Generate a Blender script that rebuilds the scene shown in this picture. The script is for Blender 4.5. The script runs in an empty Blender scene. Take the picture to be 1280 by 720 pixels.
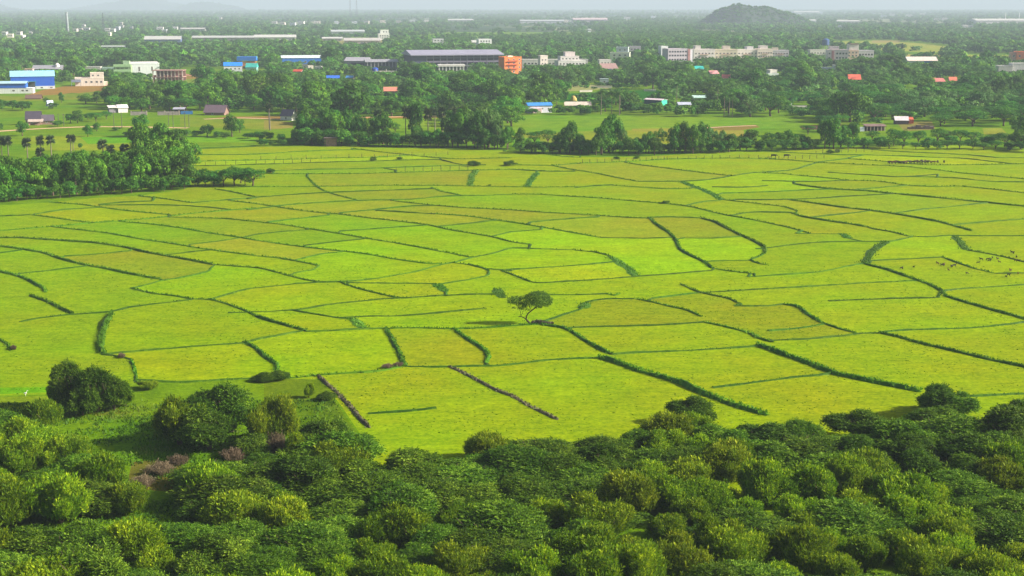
import bpy, math, random
import numpy as np
from mathutils import Vector, Matrix
from mathutils.geometry import delaunay_2d_cdt
R = math.radians
random.seed(7); rng = np.random.default_rng(11)
scene = bpy.context.scene
col = scene.collection
# ------------------------------------------------------------------ camera maths
CAMH, FPX, YH = 60.0, 1777.8, 6.5
PITCH = math.atan((360 - YH) / FPX)
def G(px, py, z=0.0):
    """the spot on the ground (or at height z) that the photograph shows at this place"""
    u = (px - 640) / FPX; v = (360 - py) / FPX
    dy = math.cos(PITCH) + v * math.sin(PITCH)
    dz = -math.sin(PITCH) + v * math.cos(PITCH)
    t = (z - CAMH) / dz
    return Vector((u * t, dy * t, z))
def P(v):
    """image place of a world point"""
    dx, dy, dz = v[0], v[1], v[2] - CAMH
    f = dy * math.cos(PITCH) - dz * math.sin(PITCH)
    up = dy * math.sin(PITCH) + dz * math.cos(PITCH)
    return 640 + FPX * dx / f, 360 - FPX * up / f
def S(py):
    """pixels per metre for something standing at image row py"""
    return (py - YH) / CAMH
def lin(c):
    return tuple(((x / 255) / 12.92 if x / 255 <= .04045 else ((x / 255 + .055) / 1.055) ** 2.4) for x in c)
# ------------------------------------------------------------------ materials
def newmat(name):
    m = bpy.data.materials.new(name); m.use_nodes = True
    nt = m.node_tree; nt.nodes.clear()
    return m, nt, nt.nodes, nt.links
def N(nt, typ, **kw):
    n = nt.nodes.new(typ)
    for k, v in kw.items(): setattr(n, k, v)
    return n
def ramp(nt, stops):
    r = N(nt, 'ShaderNodeValToRGB'); e = r.color_ramp.elements
    while len(e) < len(stops): e.new(.5)
    for i, (p, c) in enumerate(stops):
        e[i].position = p; e[i].color = (*c[:3], 1) if hasattr(c, '__len__') else (c, c, c, 1)
    return r
def noise(nt, scale, detail=4, rough=.55, coord='Object', vec=None, stretch=None):
    n = N(nt, 'ShaderNodeTexNoise'); n.inputs['Scale'].default_value = scale
    n.inputs['Detail'].default_value = detail; n.inputs['Roughness'].default_value = rough
    if vec is None:
        tc = N(nt, 'ShaderNodeTexCoord'); vec = tc.outputs[coord]
    if stretch:
        mp = N(nt, 'ShaderNodeMapping'); mp.inputs['Scale'].default_value = stretch
        nt.links.new(vec, mp.inputs['Vector']); vec = mp.outputs[0]
    nt.links.new(vec, n.inputs['Vector'])
    return n
def mixc(nt, a, b, fac, mode='MIX'):
    m = N(nt, 'ShaderNodeMix', data_type='RGBA', blend_type=mode)
    for sock, v in ((m.inputs[0], fac), (m.inputs[6], a), (m.inputs[7], b)):
        if hasattr(v, 'links') or isinstance(v, bpy.types.NodeSocket): nt.links.new(v, sock)
        elif hasattr(v, '__len__'): sock.default_value = (*v[:3], 1)
        else: sock.default_value = v
    return m.outputs[2]
MATS = {}
def paint(rgb, rough=.75, var=.18, scale=.35, metal=0.0, streak=False):
    """weathered paint, plaster, sheet metal: base colour with blotches of wear"""
    key = (rgb, rough, var, scale, metal, streak)
    if key in MATS: return MATS[key]
    m, nt, nd, lk = newmat('surface_%d' % len(MATS))
    c = lin(rgb)
    n = noise(nt, scale, 6, .65, stretch=(6, 6, .6) if streak else None)
    r = ramp(nt, [(.25, tuple(x * (1 - var * 1.6) for x in c)), (.55, c), (.85, tuple(min(1, x * (1 + var * .6)) for x in c))])
    lk.new(n.outputs['Fac'], r.inputs[0])
    p = N(nt, 'ShaderNodeBsdfPrincipled'); p.inputs['Roughness'].default_value = rough; p.inputs['Metallic'].default_value = metal
    lk.new(r.outputs[0], p.inputs['Base Color'])
    o = N(nt, 'ShaderNodeOutputMaterial'); lk.new(p.outputs[0], o.inputs[0])
    MATS[key] = m; return m
def leafmat(name, c1, c2, c3, trans=.3, hue=.03):
    """leaves: every leaf cluster has its own tint, every plant too; some light passes through"""
    m, nt, nd, lk = newmat(name)
    at = N(nt, 'ShaderNodeAttribute', attribute_name='tint')
    r = ramp(nt, [(0, c1), (.55, c2), (1, c3)]); lk.new(at.outputs['Fac'], r.inputs[0])
    oi = N(nt, 'ShaderNodeObjectInfo')
    hs = N(nt, 'ShaderNodeHueSaturation')
    mh = N(nt, 'ShaderNodeMapRange'); mh.inputs[3].default_value = .5 - hue; mh.inputs[4].default_value = .5 + hue
    mv = N(nt, 'ShaderNodeMapRange'); mv.inputs[3].default_value = .72; mv.inputs[4].default_value = 1.28
    wn = N(nt, 'ShaderNodeTexWhiteNoise', noise_dimensions='1D'); lk.new(oi.outputs['Random'], wn.inputs['W'])
    lk.new(oi.outputs['Random'], mh.inputs[0]); lk.new(wn.outputs['Value'], mv.inputs[0])
    lk.new(mh.outputs[0], hs.inputs['Hue']); lk.new(mv.outputs[0], hs.inputs['Value']); lk.new(r.outputs[0], hs.inputs['Color'])
    p = N(nt, 'ShaderNodeBsdfPrincipled'); p.inputs['Roughness'].default_value = .6; p.inputs['Specular IOR Level'].default_value = .12
    t = N(nt, 'ShaderNodeBsdfTranslucent'); mx = N(nt, 'ShaderNodeMixShader'); mx.inputs[0].default_value = trans
    lk.new(hs.outputs[0], p.inputs['Base Color']); lk.new(hs.outputs[0], t.inputs['Color'])
    lk.new(p.outputs[0], mx.inputs[1]); lk.new(t.outputs[0], mx.inputs[2])
    o = N(nt, 'ShaderNodeOutputMaterial'); lk.new(mx.outputs[0], o.inputs[0])
    return m
# ------------------------------------------------------------------ objects
def tag(o, label=None, cat=None, group=None, kind=None):
    if label: o['label'] = label
    if cat: o['category'] = cat
    if group: o['group'] = group
    if kind: o['kind'] = kind
    return o
def link(name, me, parent=None, loc=None):
    o = bpy.data.objects.new(name, me); col.objects.link(o)
    if parent: o.parent = parent
    if loc is not None: o.location = loc
    return o
def empty(name, loc, rz=0.0, scale=None):
    o = bpy.data.objects.new(name, None); col.objects.link(o); o.empty_display_size = .3
    o.location = loc; o.rotation_euler[2] = rz
    if scale: o.scale = scale
    return o
def copy_tree(o, parent=None, link_it=True):
    c = o.copy(); col.objects.link(c); c.parent = parent
    for ch in list(o.children): copy_tree(ch, c)
    return c
def mesh_np(name, V, F, mat, tint=None, smooth=False):
    """mesh from numpy arrays; F is an (n,k) index array"""
    V = np.asarray(V, np.float32); F = np.asarray(F, np.int32)
    me = bpy.data.meshes.new(name); k = F.shape[1]
    me.vertices.add(len(V)); me.vertices.foreach_set('co', V.ravel())
    me.loops.add(F.size); me.loops.foreach_set('vertex_index', F.ravel())
    me.polygons.add(len(F)); me.polygons.foreach_set('loop_start', np.arange(0, F.size, k, dtype=np.int32))
    me.polygons.foreach_set('loop_total', np.full(len(F), k, np.int32))
    if tint is not None:
        a = me.attributes.new('tint', 'FLOAT', 'FACE'); a.data.foreach_set('value', np.asarray(tint, np.float32))
    me.update(calc_edges=True)
    if mat: me.materials.append(mat)
    if smooth: me.polygons.foreach_set('use_smooth', np.ones(len(F), bool))
    return me
class MB:
    """collects boxes, prisms and tubes into one mesh"""
    def __init__(s): s.v = []; s.f = []
    def box(s, x0, x1, y0, y1, z0, z1):
        b = len(s.v)
        s.v += [(x0, y0, z0), (x1, y0, z0), (x1, y1, z0), (x0, y1, z0), (x0, y0, z1), (x1, y0, z1), (x1, y1, z1), (x0, y1, z1)]
        s.f += [tuple(b + i for i in q) for q in ((3, 2, 1, 0), (4, 5, 6, 7), (0, 1, 5, 4), (1, 2, 6, 5), (2, 3, 7, 6), (3, 0, 4, 7))]
        return s
    def poly(s, pts, faces):
        b = len(s.v); s.v += [tuple(p) for p in pts]; s.f += [tuple(b + i for i in f) for f in faces]; return s
    def prism(s, prof, y0, y1):
        """profile in x,z extruded along y"""
        n = len(prof)
        pts = [(x, y0, z) for x, z in prof] + [(x, y1, z) for x, z in prof]
        fs = [tuple(range(n)), tuple(range(2 * n - 1, n - 1, -1))] + [(i, i + n, (i + 1) % n + n, (i + 1) % n) for i in range(n)]
        return s.poly(pts, fs)
    def prismx(s, prof, x0, x1):
        """profile in y,z extruded along x"""
        n = len(prof)
        pts = [(x0, y, z) for y, z in prof] + [(x1, y, z) for y, z in prof]
        fs = [tuple(range(n - 1, -1, -1)), tuple(range(n, 2 * n))] + [(i, (i + 1) % n, (i + 1) % n + n, i + n) for i in range(n)]
        return s.poly(pts, fs)
    def tube(s, pts, rad, n=7):
        pts = [Vector(p) for p in pts]; b = len(s.v)
        for i, p in enumerate(pts):
            d = (pts[min(i + 1, len(pts) - 1)] - pts[max(i - 1, 0)]).normalized()
            u = d.orthogonal().normalized() if i == 0 else (u - d * u.dot(d)).normalized()
            w = d.cross(u); r = rad[i] if hasattr(rad, '__len__') else rad
            for k in range(n):
                a = 2 * math.pi * k / n; q = p + u * (math.cos(a) * r) + w * (math.sin(a) * r); s.v.append(tuple(q))
        for i in range(len(pts) - 1):
            for k in range(n):
                s.f.append((b + i * n + k, b + i * n + (k + 1) % n, b + (i + 1) * n + (k + 1) % n, b + (i + 1) * n + k))
        s.f.append(tuple(b + k for k in range(n - 1, -1, -1))); s.f.append(tuple(b + (len(pts) - 1) * n + k for k in range(n)))
        return s
    def mesh(s, name, mat, smooth=False):
        me = bpy.data.meshes.new(name); me.from_pydata(s.v, [], s.f); me.materials.append(mat)
        if smooth: me.polygons.foreach_set('use_smooth', np.ones(len(s.f), bool))
        return me
    def build(s, name, mat, parent=None, smooth=False):
        return link(name, s.mesh(name, mat, smooth), parent)
def fnoise(x, y, seed=0):
    """cheap smooth noise in 2-D, about -1..1"""
    v = 0
    for i, (a, b, c) in enumerate(((1, .7, 1.3), (-.6, 1.1, 4.1), (1.7, -.4, 2.2), (.3, -1.9, .7))):
        v += math.sin(a * x * (1 + .37 * i) + b * y * (1 + .23 * i) + c + seed * 1.7)
    return v / 4
# ------------------------------------------------------------------ field banks, read off the photograph in eight 4x tiles
OFF = {'A': (0, 180), 'B': (320, 180), 'C': (640, 180), 'D': (960, 180), 'E': (0, 350), 'F': (320, 350), 'G': (640, 350), 'H': (960, 350)}
RAW = """
A m 255,293 400,303 500,316 640,335 850,355
A n 500,303 620,292 760,286
A n 500,306 700,305 900,308 1050,318 1160,330
A m 700,262 800,272 955,294
A n 955,294 1100,283 1280,270
A m 1075,226 1150,238 1280,266
A m 1150,284 1280,299 1360,311 1480,330 1610,345 1700,352
A m 0,435 120,425 300,410 470,395 620,383 800,368 960,348 1161,331 1280,322
A n -120,368 0,362 150,355
A m 150,355 260,368 380,385 460,393
A n 170,352 300,332 420,322 510,318
A m 850,367 1000,370 1130,374 1280,389 1400,402 1530,422 1680,446 1820,470 1980,496 2140,525 2360,568
A m 600,388 760,402 900,420 1050,446 1180,465 1280,482 1400,500 1530,517 1700,535 1840,552 1980,577 2130,597 2230,600
A m 260,415 400,430 550,448 700,475 850,497 1000,522 1130,540 1280,559 1400,572 1510,592 1595,608
A t -120,470 0,470 100,470 250,480 400,490 520,500 650,522 720,540 850,563 960,583 1070,604
A m 1070,604 1280,620 1340,630 1430,655 1530,680 1615,693
A t -120,505 0,513 120,528 230,548 300,573 400,600 520,622 660,652 805,678
A t -120,610 0,638 90,660 150,685 215,720 232,742
A n 320,562 480,552 645,536
A n 100,648 250,633 440,610
A n -120,552 0,545 110,530
A n 950,503 1100,485 1200,470 1280,453 1400,440 1530,430
A n 830,555 1000,535 1060,530
A n 1070,608 1030,640 900,670 800,685 690,715 655,722
A n 960,55 1280,52 1460,40 1660,32 1820,28
A m 960,88 1280,81 1430,78 1680,70 1840,68 2040,58
A n 1000,110 1280,103 1530,95 1780,88 2000,82 2180,78
A n 900,25 1280,10
B m 480,22 600,38 760,55 880,68 1000,75 1140,73 1280,70
B n 920,78 1000,98 1060,106 1150,106
B n 90,133 300,128 600,122 800,114 1050,106
B m -40,142 90,150 330,150 560,148 760,142 960,136 1280,128 1460,136 1590,138
B n 640,122 700,132
B m -80,214 200,215 400,212 620,208 800,208 1000,210 1280,215 1430,217 1610,215
B g 1100,130 1080,160 1070,208
B m 255,165 290,200 330,230 400,255 500,280
B n -40,276 0,268 160,255 320,245 450,240 640,232 882,225
B m 880,218 920,236 980,248 1020,256
B n -40,330 0,325 160,305 330,292 500,284 680,280 800,275 950,262 1120,258 1280,252
B m 1280,252 1410,252 1580,263 1730,272 1880,285 2040,298 2180,315 2280,340 2360,358 2460,375 2560,395 2640,412 2710,430 2775,450
B n 420,345 600,328 700,318 800,310 920,308
B m 680,284 800,298 920,310 1050,320 1280,331 1430,342 1580,350 1730,360 1880,370 1970,372
B m 420,352 540,368 700,385 860,405 960,428 1080,448 1180,465 1280,490 1370,503
B n 600,333 750,342 900,350
B m 900,350 1060,362 1180,378 1280,392 1380,408 1480,425 1600,447 1720,468
B n 920,412 1060,398 1190,383
B n 60,392 240,370 360,358
B n 420,437 600,425 860,405
B n 240,508 400,490 540,475
B n 200,580 330,550 430,540
B n 1080,568 1180,548 1280,522 1430,525 1580,530
B m 1580,530 1700,542 1770,560
B n 335,693 500,685 650,665 800,638 930,602 990,592 1080,568
B m 990,595 1060,603 1150,625 1165,640
B n 1165,640 1150,660 1050,680 940,698
B n 315,608 280,630 190,645
B m 420,690 500,720 600,745 700,768 760,770
B n 460,694 700,697 900,700
B n 1160,625 1280,635
B m 1230,635 1290,656 1370,690
B g 900,700 950,740
B n 1180,462 1280,440 1420,430
C m -40,38 130,47 250,62 340,68
C m 340,96 500,92 640,86 740,78 860,75 1040,72 1280,72 1320,74
C m 0,105 180,108 330,98
C m 200,108 280,125 420,147 520,168 630,188
C n 0,128 120,135 220,138 310,136
C g 125,145 100,175 70,212
C m 570,95 680,110 800,125 960,145 1100,160
C n 1100,160 1200,145 1280,140 1410,128 1520,95
C n 320,218 460,207 505,206
C m 510,208 640,217 760,224 890,224
C n 630,188 840,187 950,182 1080,165
C g 850,190 900,210 970,235 1020,260 1045,280
C m 1045,278 1150,290 1280,304 1360,315 1425,335 1410,350
C t 690,372 720,400 780,440 820,480 840,525 900,560 960,590 1000,622
C m 1000,622 1080,635 1210,650
C n 680,368 800,366 940,370
C t 940,370 1020,392 1080,425 1140,455 1220,490 1260,515 1265,545
C m 1265,545 1230,565 1190,580 1240,600 1290,606
C n 1090,358 1180,343 1280,342 1400,345 1410,350
C n 90,392 230,378 430,366
C g 490,565 540,595 590,625 620,662
C n -30,630 200,615 380,603 505,590
C n 90,690 150,695 400,680 620,663 800,650 1000,632
C n 865,470 1000,472 1150,462
C n 440,468 650,472 800,468
C n 960,590 1010,585 1200,582
C m 840,700 920,735 1000,755 1090,775 1145,802
C n 1000,215 1150,218 1280,208
C n 1050,247 1280,240 1480,230 1630,225
C n 860,310 950,290 1045,280
D m -40,75 0,75 120,82 240,92
D n -60,34 0,38 200,48 370,55 470,55 640,60 840,68 960,72 1050,80 1220,100
D n 480,25 640,38 800,45 1000,55 1140,68 1280,70 1420,76
D m 410,75 520,82 640,94 800,105 1000,105 1280,100 1420,98
D n 240,92 380,75 480,55
D n 0,142 130,128 240,93
D m -20,146 60,148 150,157 270,168 410,182 560,188 700,208 820,213 960,212 1100,225 1280,245 1420,262
D n 300,142 420,150 540,158 640,165 760,160 850,152
D m 240,93 400,100 560,108 700,115 840,130 960,145 1100,158 1280,175 1420,186
D n 640,165 800,165 950,172 1120,188 1280,192 1420,196
D n -30,183 130,188 260,188 410,182
D t 130,200 220,215 350,228 500,236 620,248 800,265 960,280 1100,295 1280,312 1420,326
D n 430,230 600,215 700,208
D n -170,278 0,280 200,275 400,262 640,248
D t 105,280 220,295 350,315 500,332 620,348 750,370 850,388 915,405 1020,435
D t 130,350 180,365 300,385 420,402 490,415
D m 490,415 540,428 610,438 690,458
D n 200,368 380,350 520,334
D n 620,348 800,325 1000,305 1100,295
D n 915,405 1100,390 1280,375 1420,365
D n 140,448 215,450 370,450
D n 690,460 800,465 900,458 1100,460 1280,460 1420,458
D g 370,450 400,472
D g 590,488 540,520 520,545 490,585 475,597
D n 400,472 480,488 600,488 720,464
D g 930,463 965,495 990,530
D m 990,530 1080,545 1180,565 1280,590 1420,620
D n 490,585 700,575 870,567
D m 870,565 950,595 1040,625 1140,648
D n 1140,648 1280,645 1420,640
D n -100,665 60,655 250,640 400,612 480,597
D n -60,525 0,520 150,500 300,490 480,488
D n -200,735 120,718 400,700 740,684
D t 475,597 600,630 700,665 800,700 870,735 880,752
D t 880,752 900,765 1000,795 1120,830 1200,852 1280,875 1420,905
D m 870,735 850,762
D n 300,785 500,778 700,772 850,768
H n -170,130 0,130 80,122
H t 80,122 150,135 190,165 270,215
H m 270,215 380,250 450,268
H n 450,268 555,265
H t 555,265 650,285 740,312 870,342 1000,372 1120,400 1280,435 1420,468
H n 0,255 150,243 280,220
H n 0,303 200,295 380,278 450,268
H n 560,262 700,250 830,247 1000,240 1130,230 1280,213 1420,200
H n 880,55 1000,42 1280,25 1420,15
H T -60,325 0,345 80,375 180,410 290,452 350,475 450,495 600,525 770,560
H n -280,538 -130,520 0,503 120,488 250,478 330,465
H n 940,585 1050,580 1200,572 1280,570 1420,562
E t 150,78 230,105 300,140 365,172
E n 100,210 200,190 365,172 550,160 660,135 820,115 960,97
E m 655,42 750,65 870,80 960,95
E m 960,95 1060,100 1150,125 1230,155 1280,180
E t 1280,180 1370,210 1460,235 1530,255
E T 560,165 530,220 510,280 500,330 515,372
E n 515,372 700,355 950,335 1220,315
E m -60,290 0,300 40,325 50,355
E m 655,400 670,440 680,480
E n 1060,95 1200,55 1280,40 1480,20 1610,13 1680,10
E t 1220,310 1280,340 1330,385 1380,420 1385,455
E n 680,500 900,512 1100,500 1300,490 1385,455
E n 515,372 600,385 660,400
F m 40,480 80,488 180,490 280,480 400,470 560,462 640,452 745,430
F n 250,258 380,255 540,245 650,242
F n -60,315 0,298 100,280 230,255
F n 180,150 300,172 420,190 480,195
F g 470,195 510,220 545,243
F m 650,242 800,240 1000,245 1130,240 1280,230 1360,225 1440,222
F t 650,245 690,310 720,370 745,430
F t 990,248 1050,290 1110,325 1155,360 1160,380 1150,418
F n 745,432 900,435 1150,430 1250,425 1480,400 1720,390
F n -140,165 60,158 210,150 350,125 500,108 640,95 760,90 900,80 1100,72 1220,72
F n 420,190 560,182 750,178 950,162 1150,140
F g 1210,45 1235,90
F d 970,435 1040,465 1120,510 1200,550 1280,580 1360,625 1430,660 1510,700
F d 310,480 400,560 460,620 520,690 570,740
F n 560,668 750,655 900,640
G t 150,225 260,240 310,265 370,305 430,340 490,368
G T 430,390 500,405 620,450 740,485 860,525 960,570 1080,615 1200,655 1280,678
G n 300,238 500,232 750,225 955,212
G m 610,93 700,110 800,135 880,152 950,185
G m 955,210 1050,230 1180,262
G t 1180,262 1230,290 1280,305 1300,312
G n 500,372 650,362 850,355 1080,342 1240,330
G n 150,210 280,165 345,145 380,110 480,95 610,93
G g 370,115 345,142
G m 480,70 510,78 540,68
G n 700,92 900,68
G n 920,66 1100,55 1280,45
G n 480,70 300,75 120,75
"""
LINES = []
for ln in RAW.strip().splitlines():
    p = ln.split(); ox, oy = OFF[p[0]]
    pts = [tuple(float(q) for q in s.split(',')) for s in p[2:]]
    LINES.append((p[1], [(ox + x / 4, oy + y / 4) for x, y in pts]))
COLS = {'L': (170, 204, 0), 'Y': (182, 197, 10), 'O': (168, 178, 34), 'T': (172, 177, 68), 'G': (118, 184, 24), 'K': (146, 178, 36), 'R': (164, 162, 66)}
SEEDS = """25,262,L 88,269,Y 30,277,O 30,292,O 175,287,K 125,300,K 75,310,T 175,330,T 88,345,T 25,330,K 15,350,T 262,290,T 275,305,T 287,324,O 300,266,T 250,260,O 212,245,Y
275,244,Y 162,261,T 357,225,K 495,222,T 615,222,O 370,239,T 495,242,T 595,237,T 570,250,K 395,257,T 357,262,O 345,272,T 420,282,K 335,285,K 382,297,K 570,265,T 545,275,T 607,283,K
545,297,L 445,307,L 345,315,T 445,327,L 345,327,L 345,350,L 545,343,Y 620,322,L 620,300,L 420,188,Y 300,198,Y 420,201,Y 420,207,K 570,195,Y 370,214,K 655,202,Y 765,215,T 865,207,Y
727,223,Y 647,222,Y 815,231,T 815,242,L 740,255,K 915,228,L 915,237,L 927,246,O 915,260,O 690,272,T 765,285,T 860,285,T 927,280,T 652,285,K 690,300,L 790,310,L 890,310,L 915,332,L
690,325,L 715,342,Y 840,335,L 865,345,O 985,207,L 1060,200,Y 1085,212,T 985,221,Y 1035,230,O 1185,226,Y 1235,240,O 1085,247,K 1160,255,T 1160,240,T 1035,265,T 1110,277,O 985,275,T
1035,287,O 1185,272,L 1235,262,L 1247,287,O 1160,291,L 1022,297,L 1090,296,Y 1022,322,O 1160,310,Y 1135,330,O 1247,305,T 1247,320,L 1185,350,L 1035,347,L 1060,364,L 1110,390,O 1175,400,R
985,400,O 1010,417,R 1235,372,Y 1210,355,L 1235,425,O 1110,450,O 1010,490,T 100,359,L 25,375,L 150,377,L 75,420,G 225,405,O 250,455,Y 300,372,Y 50,465,G 395,370,Y 370,400,Y 300,400,L
407,437,Y 532,437,O 620,430,O 545,380,O 545,400,L 495,362,Y 595,362,O 520,480,Y 345,480,G 702,362,O 715,378,L 790,390,O 815,422,R 677,435,O 815,360,L 852,377,O 900,400,O 865,458,Y
715,475,O 915,492,O 927,372,L 1200,204,Y 1160,190,Y 1250,196,Y 1250,212,L 1000,240,K 560,355,L 540,500,Y 330,440,L 1240,500,O""".split()
SEEDS = [(float(a), float(b), COLS[c]) for a, b, c in (s.split(',') for s in SEEDS)]
def seg_pt(p, a, b, ky):
    ax, ay, bx, by = a[0], a[1] * ky, b[0], b[1] * ky; px, py = p[0], p[1] * ky
    dx, dy = bx - ax, by - ay; L = dx * dx + dy * dy or 1e-9
    t = max(0, min(1, ((px - ax) * dx + (py - ay) * dy) / L))
    qx, qy = ax + t * dx, ay + t * dy
    return math.hypot(px - qx, py - qy), (qx, qy / ky)
FIELD = [(-160, 268), (0, 257), (62, 253), (125, 247), (175, 244.5), (225, 238), (239, 233), (239, 187), (320, 183.5), (400, 182.5), (480, 184), (560, 186), (640, 188.5), (740, 196.5), (800, 196),
         (900, 190.5), (960, 189.5), (1000, 187.5), (1060, 184), (1120, 182), (1200, 181.5), (1290, 188), (1440, 194), (1440, 640), (470, 640), (462, 560), (425, 505), (400, 474), (330, 473), (170, 478), (60, 493), (-160, 500)]
def inpoly(x, y, poly):
    c = False; n = len(poly); j = n - 1
    for i in range(n):
        xi, yi = poly[i]; xj, yj = poly[j]
        if (yi > y) != (yj > y) and x < (xj - xi) * (y - yi) / (yj - yi) + xi: c = not c
        j = i
    return c
# rough ground beyond and in front of the paddies: (kind, colour, polygon)
PATCH = [
 ('dirt', (190, 140, 100), [(30, 120), (55, 112), (80, 108), (140, 105), (158, 110), (130, 117), (90, 116), (50, 122)]),
 ('grass', (150, 165, 75), [(-160, 112), (30, 121), (90, 117), (160, 110), (150, 122), (60, 126), (-160, 128)]),
 ('grass', (165, 185, 60), [(40, 170), (240, 170), (239, 187), (180, 188), (30, 188)]),
 ('grass', (130, 190, 40), [(100, 171), (240, 170), (320, 172), (320, 178), (180, 178), (110, 180)]),
 ('dirt', (175, 135, 95), [(160, 97), (165, 92), (232, 93), (260, 96), (240, 99), (190, 98)]),
 ('grass', (150, 170, 80), [(170, 104), (232, 99), (330, 93), (330, 103), (230, 113), (180, 112)]),
 ('dirt', (185, 145, 105), [(230, 92), (255, 95), (273, 99), (262, 100), (238, 97)]),
 ('dirt', (185, 150, 105), [(295, 99), (318, 95), (335, 98), (320, 104), (300, 104)]),
 ('dirt', (185, 140, 105), [(255, 148), (282, 146), (350, 145), (352, 149), (300, 151), (262, 152)]),
 ('grass', (150, 170, 60), [(225, 146), (352, 149), (368, 155), (350, 162), (225, 158)]),
 ('dirt', (180, 160, 110), [(330, 150), (366, 153), (366, 160), (330, 162)]),
 ('dirt', (200, 150, 105), [(455, 146), (560, 144.5), (560, 147), (455, 148.5)]),
 ('grass', (150, 185, 60), [(478, 149), (560, 147), (556, 160), (500, 160), (478, 165)]),
 ('dirt', (160, 130, 85), [(645, 146), (690, 146), (740, 155), (700, 158), (660, 153)]),
 ('grass', (140, 180, 55), [(640, 143), (960, 147), (1024, 147), (1010, 160), (790, 163), (640, 166)]),
 ('dirt', (185, 170, 95), [(790, 161), (870, 160), (930, 163), (930, 172), (900, 176), (790, 166)]),
 ('dirt', (170, 140, 100), [(885, 159), (945, 156), (950, 159), (925, 163), (900, 163)]),
 ('grass', (165, 175, 70), [(640, 166), (790, 163), (900, 176), (780, 182), (640, 180)]),
 ('grass', (125, 185, 50), [(640, 173), (675, 172), (675, 180), (640, 182)]),
 ('dirt', (165, 140, 110), [(1000, 157), (1024, 156), (1024, 160), (1003, 162)]),
 ('dirt', (165, 150, 110), [(1120, 152), (1165, 152), (1170, 162), (1130, 164)]),
 ('grass', (170, 180, 90), [(1228, 160), (1252, 160), (1262, 170), (1230, 168)]),
 ('grass', (185, 190, 115), [(1040, 52), (1110, 51), (1160, 55), (1200, 60), (1180, 66), (1110, 63), (1040, 62)]),
 ('dirt', (200, 175, 150), [(1090, 50.5), (1125, 50.5), (1125, 53.5), (1090, 53.5)]),
 ('grass', (180, 195, 100), [(1195, 68), (1270, 69), (1262, 80), (1215, 82), (1200, 76)]),
 ('grass', (185, 195, 130), [(1228, 54), (1285, 53), (1420, 54), (1420, 57), (1230, 57)]),
 ('dirt', (200, 175, 145), [(1128, 68), (1172, 68), (1180, 71), (1160, 73), (1130, 73)]),
 ('dirt', (180, 165, 145), [(395, 51), (478, 49), (480, 57), (400, 57)]),
 ('dirt', (200, 190, 175), [(688, 107), (735, 105), (762, 109), (760, 111), (700, 115), (684, 114)]),
 ('grass', (50, 125, 30), [(690, 118), (815, 112), (850, 118), (800, 130), (700, 128)]),
 ('grass', (150, 175, 45), [(0, 496), (60, 495), (66, 505), (0, 514)]),
 ('grass', (125, 172, 15), [(-160, 486), (60, 484), (90, 480), (70, 490), (-160, 498)]),
 ('dirt', (150, 150, 55), [(100, 511), (130, 503), (190, 503), (180, 514), (120, 520)]),
 ('grass', (120, 160, 30), [(155, 480), (200, 478), (185, 515), (150, 515)]),
 ('dirt', (135, 125, 70), [(165, 578), (215, 572), (235, 590), (215, 615), (180, 612), (160, 600)]),
 ('grass', (118, 165, 22), [(120, 520), (260, 535), (290, 560), (260, 580), (150, 572)]),
 ('grass', (120, 150, 30), [(330, 473), (400, 475), (460, 560), (420, 560), (330, 500)]),
]
EXT = []
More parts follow.
